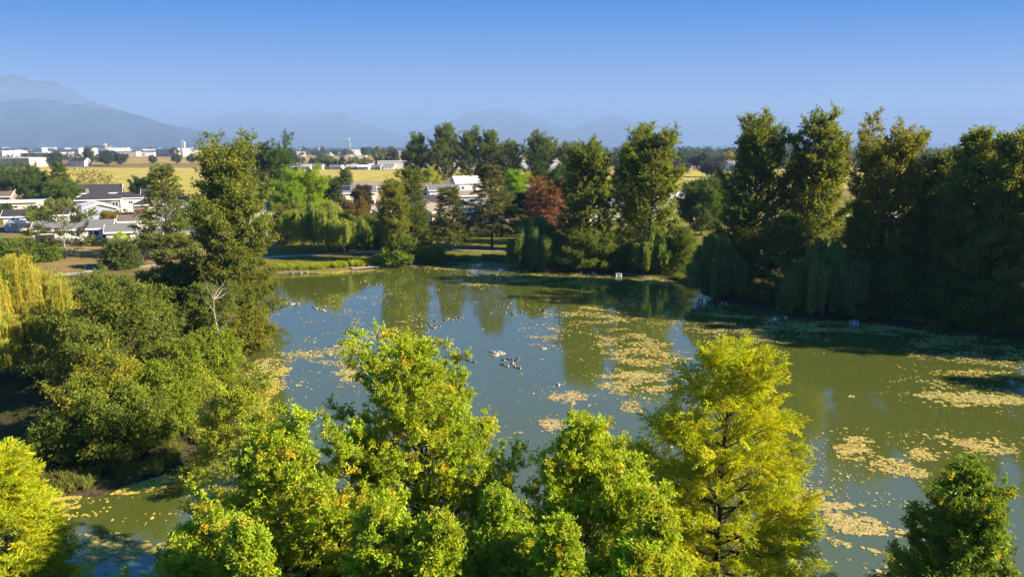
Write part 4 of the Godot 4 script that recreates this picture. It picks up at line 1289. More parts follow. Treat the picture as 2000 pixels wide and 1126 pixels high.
func shore_plants() -> void:
	rng.seed = 606
	reeds("shore_grass", "bright green strip of tall grass along the far shore left of the middle", [Vector2(-48, 138), Vector2(-40, 139.5), Vector2(-33, 143), Vector2(-28, 146)], 1.5, 900, Color(0.17, 0.19, 0.018), 1.1)
	reeds("shore_grass", "olive shore grass below the thin spruce and the big spruce", [Vector2(-24, 146.5), Vector2(-14, 150), Vector2(-4, 150), Vector2(4, 147)], 1.3, 700, Color(0.10, 0.105, 0.028), 1.3)
	reeds("bank_grass", "rough grass on the bank under the right hand trees", [Vector2(8, 144), Vector2(30, 134), Vector2(37, 116), Vector2(46, 101), Vector2(60, 95), Vector2(74, 87)], 1.6, 900, Color(0.10, 0.11, 0.025), 1.2)
	reeds("peninsula_grass", "tufts of grass along the edge of the wooded peninsula", [Vector2(-50, 124), Vector2(-43, 106), Vector2(-38, 93), Vector2(-33, 76), Vector2(-28, 63), Vector2(-26.5, 55), Vector2(-28, 50), Vector2(-34, 46.5), Vector2(-41, 51)], 1.2, 900, Color(0.10, 0.11, 0.025), 1.0)
	reeds("near_bank_grass", "rough grass under the nearest trees at the foot of the view", [Vector2(-40, 27), Vector2(-10, 28.5), Vector2(20, 30), Vector2(45, 27)], 1.6, 700, Color(0.08, 0.09, 0.02), 1.0)
	# litter bin, log, boulders
	var bin := thing("litter_bin", "black litter bin on the lawn beside the path", "litter bin", Vector3(-21, 0.72, -166))
	var prof := [[0.26, 0.0], [0.30, 0.06], [0.31, 0.95], [0.33, 0.98], [0.33, 1.06]]
	var v := PackedVector3Array()
	var nn := PackedVector3Array()
	var idx := PackedInt32Array()
	tube(v, nn, idx, prof.map(func(q): return Vector3(0, q[1], 0)), prof.map(func(q): return q[0]), 16)
	part("body", raw_mesh(v, PackedColorArray(), nn, idx), M.black, bin)
	v = PackedVector3Array()
	nn = PackedVector3Array()
	idx = PackedInt32Array()
	tube(v, nn, idx, [Vector3(0, 1.061, 0), Vector3(0, 1.15, 0), Vector3(0, 1.24, 0), Vector3(0, 1.27, 0)], [0.34, 0.32, 0.2, 0.02], 16)
	part("lid", raw_mesh(v, PackedColorArray(), nn, idx), M.black, bin)
	var log_ := thing("fallen_log", "pale fallen log lying on the far shore left of the middle", "log", Vector3(-30.5, 0.18, -140.6), deg_to_rad(24))
	v = PackedVector3Array()
	nn = PackedVector3Array()
	idx = PackedInt32Array()
	tube(v, nn, idx, [Vector3(-2.9, 0, 0), Vector3(-2.85, 0.05, 0), Vector3(-1, 0.1, 0.1), Vector3(1, 0.08, -0.05), Vector3(2.8, 0.02, 0.1), Vector3(2.85, 0.02, 0.1)], [0.01, 0.2, 0.19, 0.16, 0.11, 0.01], 8)
	part("trunk", raw_mesh(v, PackedColorArray(), nn, idx), M.dead_wood, log_)
	v = PackedVector3Array()
	nn = PackedVector3Array()
	idx = PackedInt32Array()
	tube(v, nn, idx, [Vector3(0.4, 0.1, 0), Vector3(0.9, 0.6, -0.5)], [0.07, 0.02], 5)
	part("branch_stub", raw_mesh(v, PackedColorArray(), nn, idx), M.dead_wood, log_)
	var rocks := [[-33.2, 139.6, 0.42, "grey boulder beside the fallen log on the far shore"], [-44.2, 134.9, 0.3, "small dark stone at the water's edge, leftmost on the far shore"], [-42.6, 135.2, 0.26, "small dark stone at the water's edge, second from the left on the far shore"], [-41.4, 135.5, 0.3, "small dark stone at the water's edge, nearest the fallen log"]]
	for q in rocks:
		var st := SurfaceTool.new()
		st.begin(Mesh.PRIMITIVE_TRIANGLES)
		var sm := SphereMesh.new()
		sm.radius = q[2]
		sm.height = q[2] * 1.3
		sm.radial_segments = 12
		sm.rings = 7
		var arr := sm.get_mesh_arrays()
		var vv: PackedVector3Array = arr[Mesh.ARRAY_VERTEX]
		for k in vv.size():
			vv[k] *= 1.0 + fine_noise.get_noise_3dv(vv[k] * 4.0 + Vector3(q[0], 0, 0)) * 0.6
		arr[Mesh.ARRAY_VERTEX] = vv
		var am := ArrayMesh.new()
		am.add_surface_from_arrays(Mesh.PRIMITIVE_TRIANGLES, arr)
		st.create_from(am, 0)
		st.generate_normals()
		var o := MeshInstance3D.new()
		o.name = numbered("boulder")
		o.mesh = st.commit()
		o.material_override = M.stone
		add_child(o)
		o.position = Vector3(q[0], maxf(0.03, ground_y(q[0], q[1])) + q[2] * 0.3, -q[1])
		tag(o, q[3], "stone", "stones on the far shore")


func flake(n: int) -> ArrayMesh:
	# one raft of algae and pads: an uneven outline, 2 cm thick
	var v := PackedVector3Array()
	var c := PackedColorArray()
	var rim: Array = []
	for k in n:
		var a := TAU * k / n
		rim.append(Vector3(cos(a), 0, sin(a)) * rf(0.55, 1.1))
	for k in n:
		var a: Vector3 = rim[k]
		var b: Vector3 = rim[(k + 1) % n]
		var up := Vector3(0, 0.02, 0)
		v.append_array(PackedVector3Array([Vector3(0, 0.035, 0), a + up, b + up, a + up, a, b, a + up, b, b + up]))
		var t := tone_of(0.2)
		for q in 9:
			c.append(t)
	return raw_mesh(v, c)


func pond_things() -> void:
	rng.seed = 808
	var flakes := [flake(9), flake(8), flake(10)]
	var edge := FastNoiseLite.new()
	edge.seed = 31
	edge.frequency = 0.16
	edge.fractal_octaves = 5
	edge.fractal_gain = 0.62
	for m in MATS:
		# label, x, d, half width, half depth, turn, flakes, how much of the area is filled, colour
		var where: Array = []
		var tints := PackedColorArray()
		var turn: float = m[5]
		var tries := 0
		while where.size() < m[6] and tries < m[6] * 8:
			tries += 1
			var a := rf(0, TAU)
			var loose := rng.randf() < 0.05
			var q := sqrt(rng.randf()) * (1.45 if loose else 1.0)
			var lx: float = cos(a) * q * m[3]
			var ld: float = sin(a) * q * m[4]
			var x: float = m[1] + lx * cos(turn) - ld * sin(turn)
			var d: float = m[2] + lx * sin(turn) + ld * cos(turn)
			var n := edge.get_noise_2d(x * 0.8, d * 1.5) + fine_noise.get_noise_2d(x * 3.0, d * 5.0) * 0.45
			if n < lerpf(0.34, -0.34, m[7]) + q * q * q * 0.5 and not (loose and n > -0.15):
				continue
			if inside_pond(x, d) < -0.3:
				continue
			var s: float = rf(0.04, 0.125) * (1.0 if rng.randf() < 0.9 else 1.9) * m[9]
			where.append(Transform3D(Basis(Vector3.UP, rf(0, TAU)).scaled_local(Vector3(s * rf(0.7, 1.5), 1.0, s)), Vector3(x, 0.004 + rf(0.0, 0.006), -d)))
			var mixed := rng.randf()
			var kind: Color = m[8]
			if mixed < 0.28:
				kind = Color(0.24, 0.23, 0.05)
			elif mixed < 0.42:
				kind = Color(0.22, 0.15, 0.07)
			tints.append(tinted(kind, 0.28))
		if where.size() > 8:
			tag(copies("algae_mat", flakes[rng.randi() % 3], M.pad, where, tints, self), m[0], "algae")
	geese()
	frames()


func goose_mesh(up: float) -> ArrayMesh:
	# one skin from tail to bill: ring centre (z forward), radius across and high, colour
	var brown := Color(0.13, 0.10, 0.075)
	var dark := Color(0.05, 0.042, 0.036)
	var pale := Color(0.44, 0.38, 0.30)
	var white := Color(0.75, 0.73, 0.70)
	var black := Color(0.012, 0.012, 0.013)
	var u := up
	var rings := [[-0.50, 0.14, 0.01, 0.01, dark], [-0.46, 0.13, 0.05, 0.025, dark], [-0.40, 0.11, 0.09, 0.06, white], [-0.30, 0.10, 0.14, 0.11, brown], [-0.12, 0.10, 0.18, 0.15, brown], [0.08, 0.11, 0.175, 0.155, brown], [0.22, 0.14, 0.13, 0.13, pale], [0.29, 0.20, 0.08, 0.08, pale],
		[0.31, 0.26, 0.05, 0.05, black], [0.30 + 0.02 * u, 0.26 + 0.12 * u, 0.036, 0.036, black], [0.30 + 0.04 * u, 0.26 + 0.26 * u, 0.034, 0.034, black], [0.33 + 0.03 * u, 0.26 + 0.31 * u, 0.045, 0.045, black], [0.38 + 0.03 * u, 0.26 + 0.32 * u, 0.042, 0.042, white], [0.43 + 0.03 * u, 0.26 + 0.30 * u, 0.022, 0.02, black], [0.49 + 0.03 * u, 0.25 + 0.28 * u, 0.008, 0.006, black]]
	var v := PackedVector3Array()
	var c := PackedColorArray()
	var idx := PackedInt32Array()
	var n := 8
	for i in rings.size():
		var r: Array = rings[i]
		var prev: Array = rings[maxi(i - 1, 0)]
		var next: Array = rings[mini(i + 1, rings.size() - 1)]
		var along := Vector3(0, next[1] - prev[1], next[0] - prev[0]).normalized()
		var high := along.cross(Vector3.RIGHT).normalized()
		for k in n:
			var t := TAU * k / n
			v.append(Vector3(0, r[1] - 0.05, r[0]) + Vector3.RIGHT * cos(t) * r[2] + high * sin(t) * r[3])
			var col: Color = r[4]
			if i >= 3 and i <= 5 and absf(sin(t)) < 0.3:
				col = pale.lerp(brown, 0.35)
			c.append(col)
	for i in rings.size() - 1:
		for k in n:
			var p := i * n + k
			var q := i * n + (k + 1) % n
			idx.append_array(PackedInt32Array([p, p + n, q, q, p + n, q + n]))
	var st := SurfaceTool.new()
	st.begin(Mesh.PRIMITIVE_TRIANGLES)
	for k in v.size():
		st.set_color(c[k])
		st.add_vertex(v[k])
	for k in idx:
		st.add_index(k)
	st.generate_normals()
	return st.commit()


func geese() -> void:
	var meshes := [goose_mesh(1.0), goose_mesh(0.55), goose_mesh(0.8)]
	for g in FLOCKS:
		# label, group, facing, spots
		for k in g[3].size():
			var q: Vector2 = g[3][k]
			var o := MeshInstance3D.new()
			o.name = numbered("goose")
			o.mesh = meshes[(k * 2 + g[3].size()) % 3]
			o.material_override = M.feather
			add_child(o)
			o.position = Vector3(q.x, 0.0, -q.y)
			o.rotation.y = deg_to_rad(g[2] + rf(-35, 35))
			o.scale = Vector3.ONE * rf(0.78, 0.98)
			tag(o, g[0], "goose", g[1])


func frames() -> void:
	# two small pale racks standing in the shallows
	for q in [[20.9, 131.5, 1.2, "small pale rack standing in the water below the two middle cottonwoods"], [49.0, 94.6, 1.0, "small pale rack standing in the water at the foot of the big right hand willow"]]:
		var t := thing("nesting_rack", q[3], "rack", Vector3(q[0], 0, -q[1]), 0.2, "pale racks in the shallows")
		var w: float = q[2]
		part("deck", box(Vector3(-w / 2, 0.6, -0.35), Vector3(w / 2, 0.68, 0.35)), M.concrete, t)
		for s in [[-1, -1], [1, -1], [-1, 1], [1, 1]]:
			part("leg", box(Vector3(s[0] * (w / 2 - 0.1) - 0.05, -1.0, s[1] * 0.28 - 0.05), Vector3(s[0] * (w / 2 - 0.1) + 0.05, 0.598, s[1] * 0.28 + 0.05)), M.trim, t)
		part("cross_bar", box(Vector3(-w / 2 + 0.16, 0.2, 0.24), Vector3(w / 2 - 0.16, 0.28, 0.32)), M.trim, t)


# ---------------------------------------------------------------- tables

const TREES := [
	["near_oak", "oak_tree", "broad bright green tree at the lower left of the middle, first in the nearest row", -9.9, 27.5, 12.8, 4.3, 1, Color(1.00, 1.00, 1.00), ""],
	["near_oak", "oak_tree", "tall bright yellow green tree rising left of the middle of the pond", -4.5, 32.0, 16.8, 4.7, 2, Color(1.04, 1.02, 1.00), ""],
	["near_oak", "oak_tree", "bright green tree with a thin pointed top right of the middle, in the nearest row", 3.4, 27.0, 14.2, 3.5, 3, Color(1.00, 1.00, 1.00), ""],
	["near_cypress", "cypress_tree", "large feathery golden green tree right of the middle in the nearest row", 10.4, 31.0, 16.4, 4.4, 4, Color(1.00, 1.00, 1.00), ""],
	["near_cypress", "cypress_tree", "feathery golden tree cut off by the lower left edge", -23.9, 29.0, 11.9, 2.5, 5, Color(0.95, 1.00, 1.00), ""],
	["near_oak", "oak_tree", "dark green rounded tree in the lower right corner", 19.6, 27.0, 11.6, 3.1, 6, Color(0.50, 0.60, 1.00), ""],
	["near_oak", "low_tree", "lower bright green tree filling the bottom edge left of the middle", -5.1, 24.0, 11.8, 2.4, 7, Color(1.00, 1.00, 1.00), ""],
	["near_oak", "low_tree", "lower green tree at the bottom edge between the two tall ones", -0.3, 24.0, 12.1, 2.1, 8, Color(0.85, 0.90, 1.00), ""],
	["near_oak", "low_tree", "small green tree at the bottom left beside the inlet", -13.2, 25.0, 9.8, 1.8, 9, Color(0.80, 0.90, 1.00), ""],
	["near_oak", "low_tree", "lower bright green tree at the bottom edge right of the pointed one", 5.5, 23.0, 11.7, 2.0, 10, Color(1.00, 1.00, 1.00), ""],
	["near_oak", "low_tree", "low green crown at the bottom edge left of the broad bright tree", -10.0, 23.0, 11.1, 1.7, 11, Color(0.95, 1.00, 1.00), ""],
	["near_oak", "low_tree", "low green crown at the bottom edge under the tall yellow green tree", -2.6, 23.0, 11.5, 2.0, 12, Color(1.00, 1.00, 1.00), ""],
	["near_oak", "low_tree", "low green crown at the bottom edge under the pointed tree", 1.7, 22.5, 11.8, 1.9, 13, Color(0.90, 1.00, 1.00), ""],
	["near_oak", "low_tree", "low green crown at the bottom edge left of the golden feathery tree", 4.6, 22.5, 10.9, 1.7, 14, Color(0.95, 1.00, 1.00), ""],
	["near_willow", "golden_willow", "golden weeping willow at the left edge", -52.5, 70.0, 15.8, 8.7, 15, Color(1.10, 1.10, 1.00), ""],
	["near_willow", "golden_willow", "lower golden willow branch mass right of the big one on the left", -55.9, 82.0, 10.1, 4.0, 16, Color(0.95, 1.00, 1.00), ""],
	["alder", "alder_tree", "wide dense green tree on the wooded peninsula at the left", -39.5, 66.0, 12.4, 6.6, 17, Color(1.00, 1.00, 1.00), ""],
	["bush", "peninsula_bush", "yellowish leafy bush in front of the wide green peninsula tree", -34.7, 54.0, 7.0, 3.0, 18, Color(1.20, 1.10, 0.90), ""],
	["bush", "peninsula_bush", "rounded bright green bush at the water's edge of the peninsula", -30.8, 57.0, 3.3, 3.6, 19, Color(1.00, 1.15, 0.70), ""],
	["bush", "peninsula_bush", "dark green bush at the tip of the peninsula beside the inlet", -31.2, 51.5, 3.1, 3.7, 20, Color(0.80, 0.90, 1.00), ""],
	["bush", "peninsula_bush", "green bush at the left foot of the yellowish bush", -35.9, 51.0, 2.5, 2.3, 21, Color(0.75, 0.85, 1.00), ""],
	["bush", "peninsula_bush", "bright green shrub right of the peninsula near the yellow algae", -30.2, 66.0, 4.0, 3.5, 22, Color(1.05, 1.15, 0.80), ""],
	["bush", "peninsula_bush", "olive shrub at the right edge of the peninsula below the cottonwood", -33.1, 82.0, 3.3, 3.2, 23, Color(0.95, 0.90, 1.00), ""],
	["young", "young_tree", "slender young tree with thin pale trunks in front of the peninsula", -20.8, 47.0, 10.4, 2.9, 24, Color(1.00, 1.00, 1.00), ""],
	["cottonwood", "cottonwood_tree", "tall olive cottonwood left of the pond, highest on the left", -40.6, 99.0, 25.7, 6.7, 25, Color(1.02, 0.98, 1.00), ""],
	["alder", "alder_tree", "olive green tree at the foot of the tall left cottonwood", -38.5, 96.0, 10.8, 5.0, 26, Color(1.05, 0.95, 1.00), ""],
	["alder", "dark_alder", "dark dense tree left of the foot of the tall left cottonwood", -50.3, 100.0, 7.7, 5.6, 27, Color(0.85, 0.90, 0.90), ""],
	["alder", "dark_alder", "dark green tree behind the bare dead snag", -41.4, 90.0, 5.9, 4.7, 28, Color(0.90, 0.95, 0.90), ""],
	["cedar", "small_conifer", "small dark conifer in front of the clipped cedar", -80.1, 138.0, 5.2, 2.5, 29, Color(0.70, 0.75, 1.00), ""],
	["cedar", "cedar_tree", "tall cedar left of the tall left cottonwood", -77.2, 152.0, 21.1, 6.7, 30, Color(1.00, 1.00, 1.00), ""],
	["far_bush", "lawn_bush", "rounded green bush on the dry lawn left of the pine", -103.6, 141.0, 3.3, 3.0, 31, Color(1.20, 1.20, 1.00), ""],
	["far_bush", "lawn_bush", "small green bush on the dry lawn below the pine", -100.9, 146.0, 2.1, 2.4, 32, Color(1.10, 1.20, 1.00), ""],
	["pine", "pine_tree", "open branched pine in front of the long white house", -99.3, 150.0, 13.7, 5.9, 33, Color(1.00, 1.00, 1.00), ""],
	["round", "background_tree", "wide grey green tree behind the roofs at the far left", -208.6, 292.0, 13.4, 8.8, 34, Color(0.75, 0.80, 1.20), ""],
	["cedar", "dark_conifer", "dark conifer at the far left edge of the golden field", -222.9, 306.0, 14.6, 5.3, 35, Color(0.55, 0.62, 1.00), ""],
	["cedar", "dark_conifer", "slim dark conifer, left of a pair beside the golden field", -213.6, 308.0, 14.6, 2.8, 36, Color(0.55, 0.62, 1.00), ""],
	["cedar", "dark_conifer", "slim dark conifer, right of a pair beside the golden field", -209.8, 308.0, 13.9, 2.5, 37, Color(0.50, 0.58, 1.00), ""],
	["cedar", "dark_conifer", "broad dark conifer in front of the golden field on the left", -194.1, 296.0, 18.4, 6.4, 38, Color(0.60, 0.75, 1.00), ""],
	["round", "background_tree", "low spreading green tree below the broad dark conifer", -171.2, 262.0, 10.7, 6.3, 39, Color(1.00, 1.00, 0.90), ""],
	["bare", "bare_bush", "thin brownish bush in front of the golden field, the left one", -208.9, 338.0, 12.1, 6.1, 40, Color(1.00, 1.00, 1.00), ""],
	["bare", "bare_bush", "thin brownish bush in front of the golden field, the right one", -203.1, 342.0, 11.0, 4.6, 41, Color(1.00, 1.00, 1.00), ""],
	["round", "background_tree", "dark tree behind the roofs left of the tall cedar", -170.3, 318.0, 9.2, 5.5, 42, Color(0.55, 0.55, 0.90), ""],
	["far_bush", "red_shrub", "dark red leaved shrub right of the taupe house", -116.8, 205.0, 3.9, 2.8, 43, Color(0.90, 0.35, 0.70), ""],
	["far_bush", "orange_shrub", "orange and green shrub beside the blue grey gable house", -119.7, 202.0, 5.0, 2.0, 44, Color(1.90, 1.10, 0.70), ""],
	["far_bush", "garden_bush", "dark garden bush in front of the white two storey house", -135.9, 196.0, 8.1, 3.2, 45, Color(0.50, 0.60, 1.00), ""],
	["far_bush", "garden_bush", "small round bush in front of the cream flat roofed house", -175.2, 236.0, 5.1, 1.9, 46, Color(0.70, 0.80, 1.00), ""],
	["round", "round_tree", "big dark green round topped tree behind the cottonwood", -82.5, 236.0, 24.2, 9.6, 47, Color(0.75, 0.85, 0.90), ""],
	["round", "bright_tree", "bright yellow green tree above the big willow", -65.2, 216.0, 17.5, 7.1, 48, Color(2.30, 2.20, 0.40), ""],
	["round", "bright_tree", "lower bright green tree left of the bright yellow green one", -68.0, 206.0, 13.0, 5.1, 49, Color(1.60, 1.75, 0.50), ""],
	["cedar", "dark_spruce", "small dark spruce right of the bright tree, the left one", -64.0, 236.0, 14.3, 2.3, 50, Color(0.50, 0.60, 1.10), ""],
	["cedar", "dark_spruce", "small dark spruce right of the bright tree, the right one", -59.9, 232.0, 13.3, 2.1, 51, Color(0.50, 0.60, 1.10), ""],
	["round", "background_tree", "grey green tree in front of the field above the solar house, the left one", -81.2, 330.0, 10.3, 4.2, 52, Color(0.80, 0.90, 1.00), ""],
	["poplar", "background_poplar", "slim grey green tree in front of the field above the solar house", -74.7, 310.0, 15.0, 3.0, 53, Color(0.70, 0.80, 1.20), ""],
	["round", "purple_tree", "dark purple tree right of the solar house", -57.0, 262.0, 9.9, 3.3, 54, Color(0.75, 0.30, 1.00), ""],
	["poplar", "dark_column", "narrow dark column shaped tree in front of the solar house", -46.7, 214.0, 11.0, 1.8, 55, Color(0.42, 0.36, 0.90), ""],
	["round", "reddish_tree", "reddish small tree above the right side of the big willow", -45.7, 196.0, 8.6, 4.1, 56, Color(1.60, 0.75, 1.00), ""],
	["round", "brownish_tree", "small tree turning orange brown left of the big willow", -56.9, 172.0, 8.1, 4.1, 57, Color(1.45, 0.90, 0.80), ""],
	["willow", "willow_tree", "big weeping willow on the lawn left of the middle", -43.5, 159.0, 14.2, 10.3, 58, Color(1.20, 1.20, 1.00), ""],
	["willow", "small_willow", "smaller willow leaning right of the big weeping willow", -37.3, 163.0, 9.3, 4.6, 59, Color(0.90, 1.00, 1.00), ""],
	["round", "lawn_tree", "small round lawn tree with a thin trunk right of the big willow", -33.7, 166.0, 6.6, 3.6, 60, Color(1.10, 1.15, 0.70), ""],
	["poplar", "poplar_tree", "leafy poplar on the far shore, the left and nearer of a pair", -25.4, 146.0, 18.0, 3.6, 61, Color(1.00, 1.00, 1.00), ""],
	["cedar", "pair_cedar", "tall olive cedar right behind the far shore poplar", -22.8, 155.0, 20.4, 4.1, 62, Color(1.05, 1.00, 1.00), ""],
	["far_bush", "shore_bush", "pale green shrub at the foot of the far shore poplar", -23.5, 145.0, 4.7, 3.3, 63, Color(1.30, 1.35, 1.20), ""],
	["far_bush", "shore_bush", "low bright green shrub at the water's edge below the poplar", -24.9, 144.2, 1.5, 2.5, 64, Color(1.90, 2.00, 0.50), ""],
	["far_bush", "shore_bush", "rounded grey green shrub on the shore right of the poplar", -17.3, 147.5, 1.1, 2.2, 65, Color(1.30, 1.30, 1.30), ""],
	["spruce", "thin_spruce", "thin olive spruce on the lawn left of the big spruce", -14.8, 161.0, 16.0, 4.6, 66, Color(1.10, 1.15, 1.00), ""],
	["spruce", "big_spruce", "big dark tiered spruce in the middle of the far lawn", -4.9, 165.0, 21.5, 6.9, 67, Color(1.00, 1.00, 1.00), ""],
	["dead_spruce", "dead_conifer", "rust brown dead conifer, the left and taller of a pair", 6.5, 176.0, 17.8, 4.9, 68, Color(1.00, 1.00, 1.00), ""],
	["dead_spruce", "dead_conifer", "rust brown dead conifer, the right of a pair", 11.2, 172.0, 16.2, 4.3, 69, Color(1.10, 0.95, 1.00), ""],
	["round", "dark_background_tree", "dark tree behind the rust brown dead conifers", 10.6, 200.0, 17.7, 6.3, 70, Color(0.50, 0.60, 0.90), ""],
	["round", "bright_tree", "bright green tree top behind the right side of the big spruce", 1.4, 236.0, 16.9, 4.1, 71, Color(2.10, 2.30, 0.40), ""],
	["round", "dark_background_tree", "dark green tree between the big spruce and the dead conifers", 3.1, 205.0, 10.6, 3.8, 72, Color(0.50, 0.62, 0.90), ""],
	["round", "yellow_tree", "pale yellow tree below the back row of cottonwoods", -41.0, 338.0, 13.6, 5.8, 73, Color(3.60, 2.60, 1.60), ""],
	["round", "yellow_tree", "small yellow tree below the back cottonwoods right of the big spruce", 7.6, 340.0, 11.1, 3.3, 74, Color(3.20, 2.40, 1.60), ""],
	["bank_willow", "willow_tree", "weeping willow overhanging the water below the dead conifers", 4.8, 142.5, 12.5, 6.0, 75, Color(0.95, 1.00, 1.00), ""],
	["far_bush", "red_shrub", "reddish shrub right of the overhanging willow", 12.2, 150.0, 6.0, 2.4, 76, Color(2.20, 0.80, 0.80), ""],
	["cottonwood", "cottonwood_tree", "olive cottonwood on the far shore, left of the two in the middle", 15.5, 141.5, 26.4, 6.3, 77, Color(1.00, 1.00, 1.00), ""],
	["cottonwood", "cottonwood_tree", "tallest olive cottonwood of the far shore, right of the two in the middle", 28.8, 142.0, 29.7, 6.8, 78, Color(1.12, 1.10, 1.00), ""],
	["cottonwood", "back_cottonwood", "grey green cottonwood peeping out left of the tallest middle one", 27.5, 158.0, 27.1, 4.1, 79, Color(0.70, 0.75, 1.10), ""],
	["alder", "shore_tree", "dark leafy shore tree under the left middle cottonwood", 15.5, 139.0, 8.6, 6.3, 80, Color(0.95, 1.00, 0.90), ""],
	["alder", "shore_tree", "dark leafy shore tree between the two middle cottonwoods", 21.5, 139.0, 7.4, 4.8, 81, Color(0.95, 1.00, 0.90), ""],
	["bank_willow", "willow_tree", "drooping willow at the foot of the tallest middle cottonwood", 28.9, 135.0, 9.9, 5.1, 82, Color(1.10, 1.15, 0.90), ""],
	["alder", "shore_tree", "dark green tree right of the tallest middle cottonwood", 33.7, 134.0, 9.2, 4.0, 83, Color(0.95, 1.00, 0.90), ""],
	["round", "background_tree", "grey green round tree between the middle and right trees", 52.9, 190.0, 15.3, 7.1, 84, Color(0.90, 0.95, 1.00), ""],
	["round", "background_tree", "smaller dark round tree right of the grey green one", 62.7, 205.0, 13.1, 4.6, 85, Color(0.70, 0.80, 1.00), ""],
	["cedar", "dark_conifer", "slim dark conifer between the two middle cottonwoods", 40.0, 256.0, 18.8, 3.1, 86, Color(0.50, 0.58, 1.00), ""],
	["cottonwood", "row_cottonwood", "dark cottonwood in the back row behind the houses, leftmost", -51.2, 372.0, 31.9, 7.8, 87, Color(0.85, 0.92, 1.00), "back row of cottonwoods"],
	["cottonwood", "row_cottonwood", "dark cottonwood in the back row behind the houses, tallest, second from the left", -36.4, 372.0, 36.6, 10.3, 88, Color(0.85, 0.92, 1.00), "back row of cottonwoods"],
	["cottonwood", "row_cottonwood", "dark cottonwood in the back row behind the houses, third from the left", -22.8, 372.0, 34.0, 8.9, 89, Color(0.85, 0.92, 1.00), "back row of cottonwoods"],
	["cottonwood", "row_cottonwood", "dark cottonwood in the back row behind the houses, fourth from the left", -11.7, 372.0, 35.0, 8.1, 90, Color(0.85, 0.92, 1.00), "back row of cottonwoods"],
	["cottonwood", "row_cottonwood", "dark cottonwood in the back row behind the houses, third from the right", -1.1, 372.0, 28.7, 7.5, 91, Color(0.85, 0.92, 1.00), "back row of cottonwoods"],
	["cottonwood", "row_cottonwood", "dark cottonwood in the back row behind the houses, second from the right", 15.2, 372.0, 31.3, 10.3, 92, Color(0.85, 0.92, 1.00), "back row of cottonwoods"],
	["cottonwood", "row_cottonwood", "dark cottonwood in the back row behind the houses, rightmost", 33.3, 372.0, 27.6, 9.2, 93, Color(0.85, 0.92, 1.00), "back row of cottonwoods"],
	["cottonwood", "cottonwood_tree", "tall dark cottonwood on the right bank, leftmost of the big ones", 42.8, 120.0, 31.7, 6.4, 94, Color(1.00, 1.00, 1.00), ""],
	["cottonwood", "cottonwood_tree", "tall cottonwood on the right bank, second from the left of the big ones", 51.5, 117.0, 31.3, 6.1, 95, Color(1.05, 1.00, 1.00), ""],
	["fan", "cottonwood_tree", "fan topped cottonwood on the right bank, third from the left", 56.6, 104.0, 28.7, 5.9, 96, Color(1.05, 1.00, 1.00), ""],
	["cottonwood", "cottonwood_tree", "slim cottonwood between the fan topped one and the right edge pair", 63.4, 103.0, 24.7, 3.2, 97, Color(0.85, 0.90, 1.00), ""],
	["cottonwood", "cottonwood_tree", "tall cottonwood left of the right edge", 64.9, 97.0, 27.9, 4.3, 98, Color(1.00, 1.00, 1.00), ""],
	["cottonwood", "cottonwood_tree", "tall cottonwood cut off by the right edge", 67.0, 92.0, 27.9, 4.3, 99, Color(1.05, 1.00, 1.00), ""],
	["bank_willow", "willow_tree", "dark weeping willow over the water at the left end of the right bank", 34.2, 112.5, 12.5, 5.0, 100, Color(0.95, 1.00, 1.00), ""],
	["bank_willow", "willow_tree", "big dark weeping willow over the water in the middle of the right bank", 46.6, 99.5, 12.5, 6.3, 101, Color(0.95, 1.00, 1.00), ""],
	["alder", "bank_tree", "dark leafy bank tree under the leftmost right bank cottonwood", 39.4, 116.0, 15.4, 4.8, 102, Color(0.95, 0.95, 1.00), "dark trees of the right bank"],
	["alder", "bank_tree", "dark leafy bank tree between the two dark willows of the right bank", 44.9, 110.0, 14.4, 5.4, 103, Color(0.95, 0.95, 1.00), "dark trees of the right bank"],
	["alder", "bank_tree", "dark leafy bank tree just right above the big dark willow", 54.2, 106.0, 16.0, 5.2, 104, Color(0.95, 0.95, 1.00), "dark trees of the right bank"],
	["alder", "bank_tree", "dark leafy bank tree under the fan topped cottonwood", 59.9, 103.0, 15.4, 5.4, 105, Color(0.95, 0.95, 1.00), "dark trees of the right bank"],
	["alder", "bank_tree", "dark leafy bank tree under the slim cottonwood of the right bank", 64.5, 99.0, 13.9, 5.2, 106, Color(0.95, 0.95, 1.00), "dark trees of the right bank"],
	["alder", "bank_tree", "dark leafy bank tree under the right edge cottonwoods", 68.4, 95.0, 15.1, 5.0, 107, Color(0.95, 0.95, 1.00), "dark trees of the right bank"],
	["alder", "bank_tree", "dark leafy bank tree right of the big dark willow, near the water", 55.6, 99.0, 8.3, 4.5, 108, Color(0.95, 0.95, 1.00), "dark trees of the right bank"],
	["alder", "bank_tree", "dark leafy bank tree low over the water on the right bank", 61.7, 95.5, 7.0, 4.7, 109, Color(0.95, 0.95, 1.00), "dark trees of the right bank"],
	["alder", "bank_tree", "dark leafy bank tree lowest over the water at the right edge", 66.4, 91.5, 6.7, 4.8, 110, Color(0.95, 0.95, 1.00), "dark trees of the right bank"],
	["cottonwood", "outer_cottonwood", "tall cottonwood just beyond the right edge, nearest the frame", 76.0, 87.0, 26.0, 6.2, 300, Color(1, 1, 1), ""],
	["cottonwood", "outer_cottonwood", "tall cottonwood beyond the right edge on the bend of the bank", 85.0, 79.0, 28.0, 6.5, 301, Color(1, 1, 1), ""],
	["cottonwood", "outer_cottonwood", "tall cottonwood farther beyond the right edge behind the bend", 97.0, 80.0, 31.0, 7.0, 302, Color(1, 1, 1), ""],
	["cottonwood", "outer_cottonwood", "tall cottonwood standing alone beyond the right edge near the outlet", 97.0, 61.0, 27.0, 4.2, 303, Color(1, 1, 1), ""],
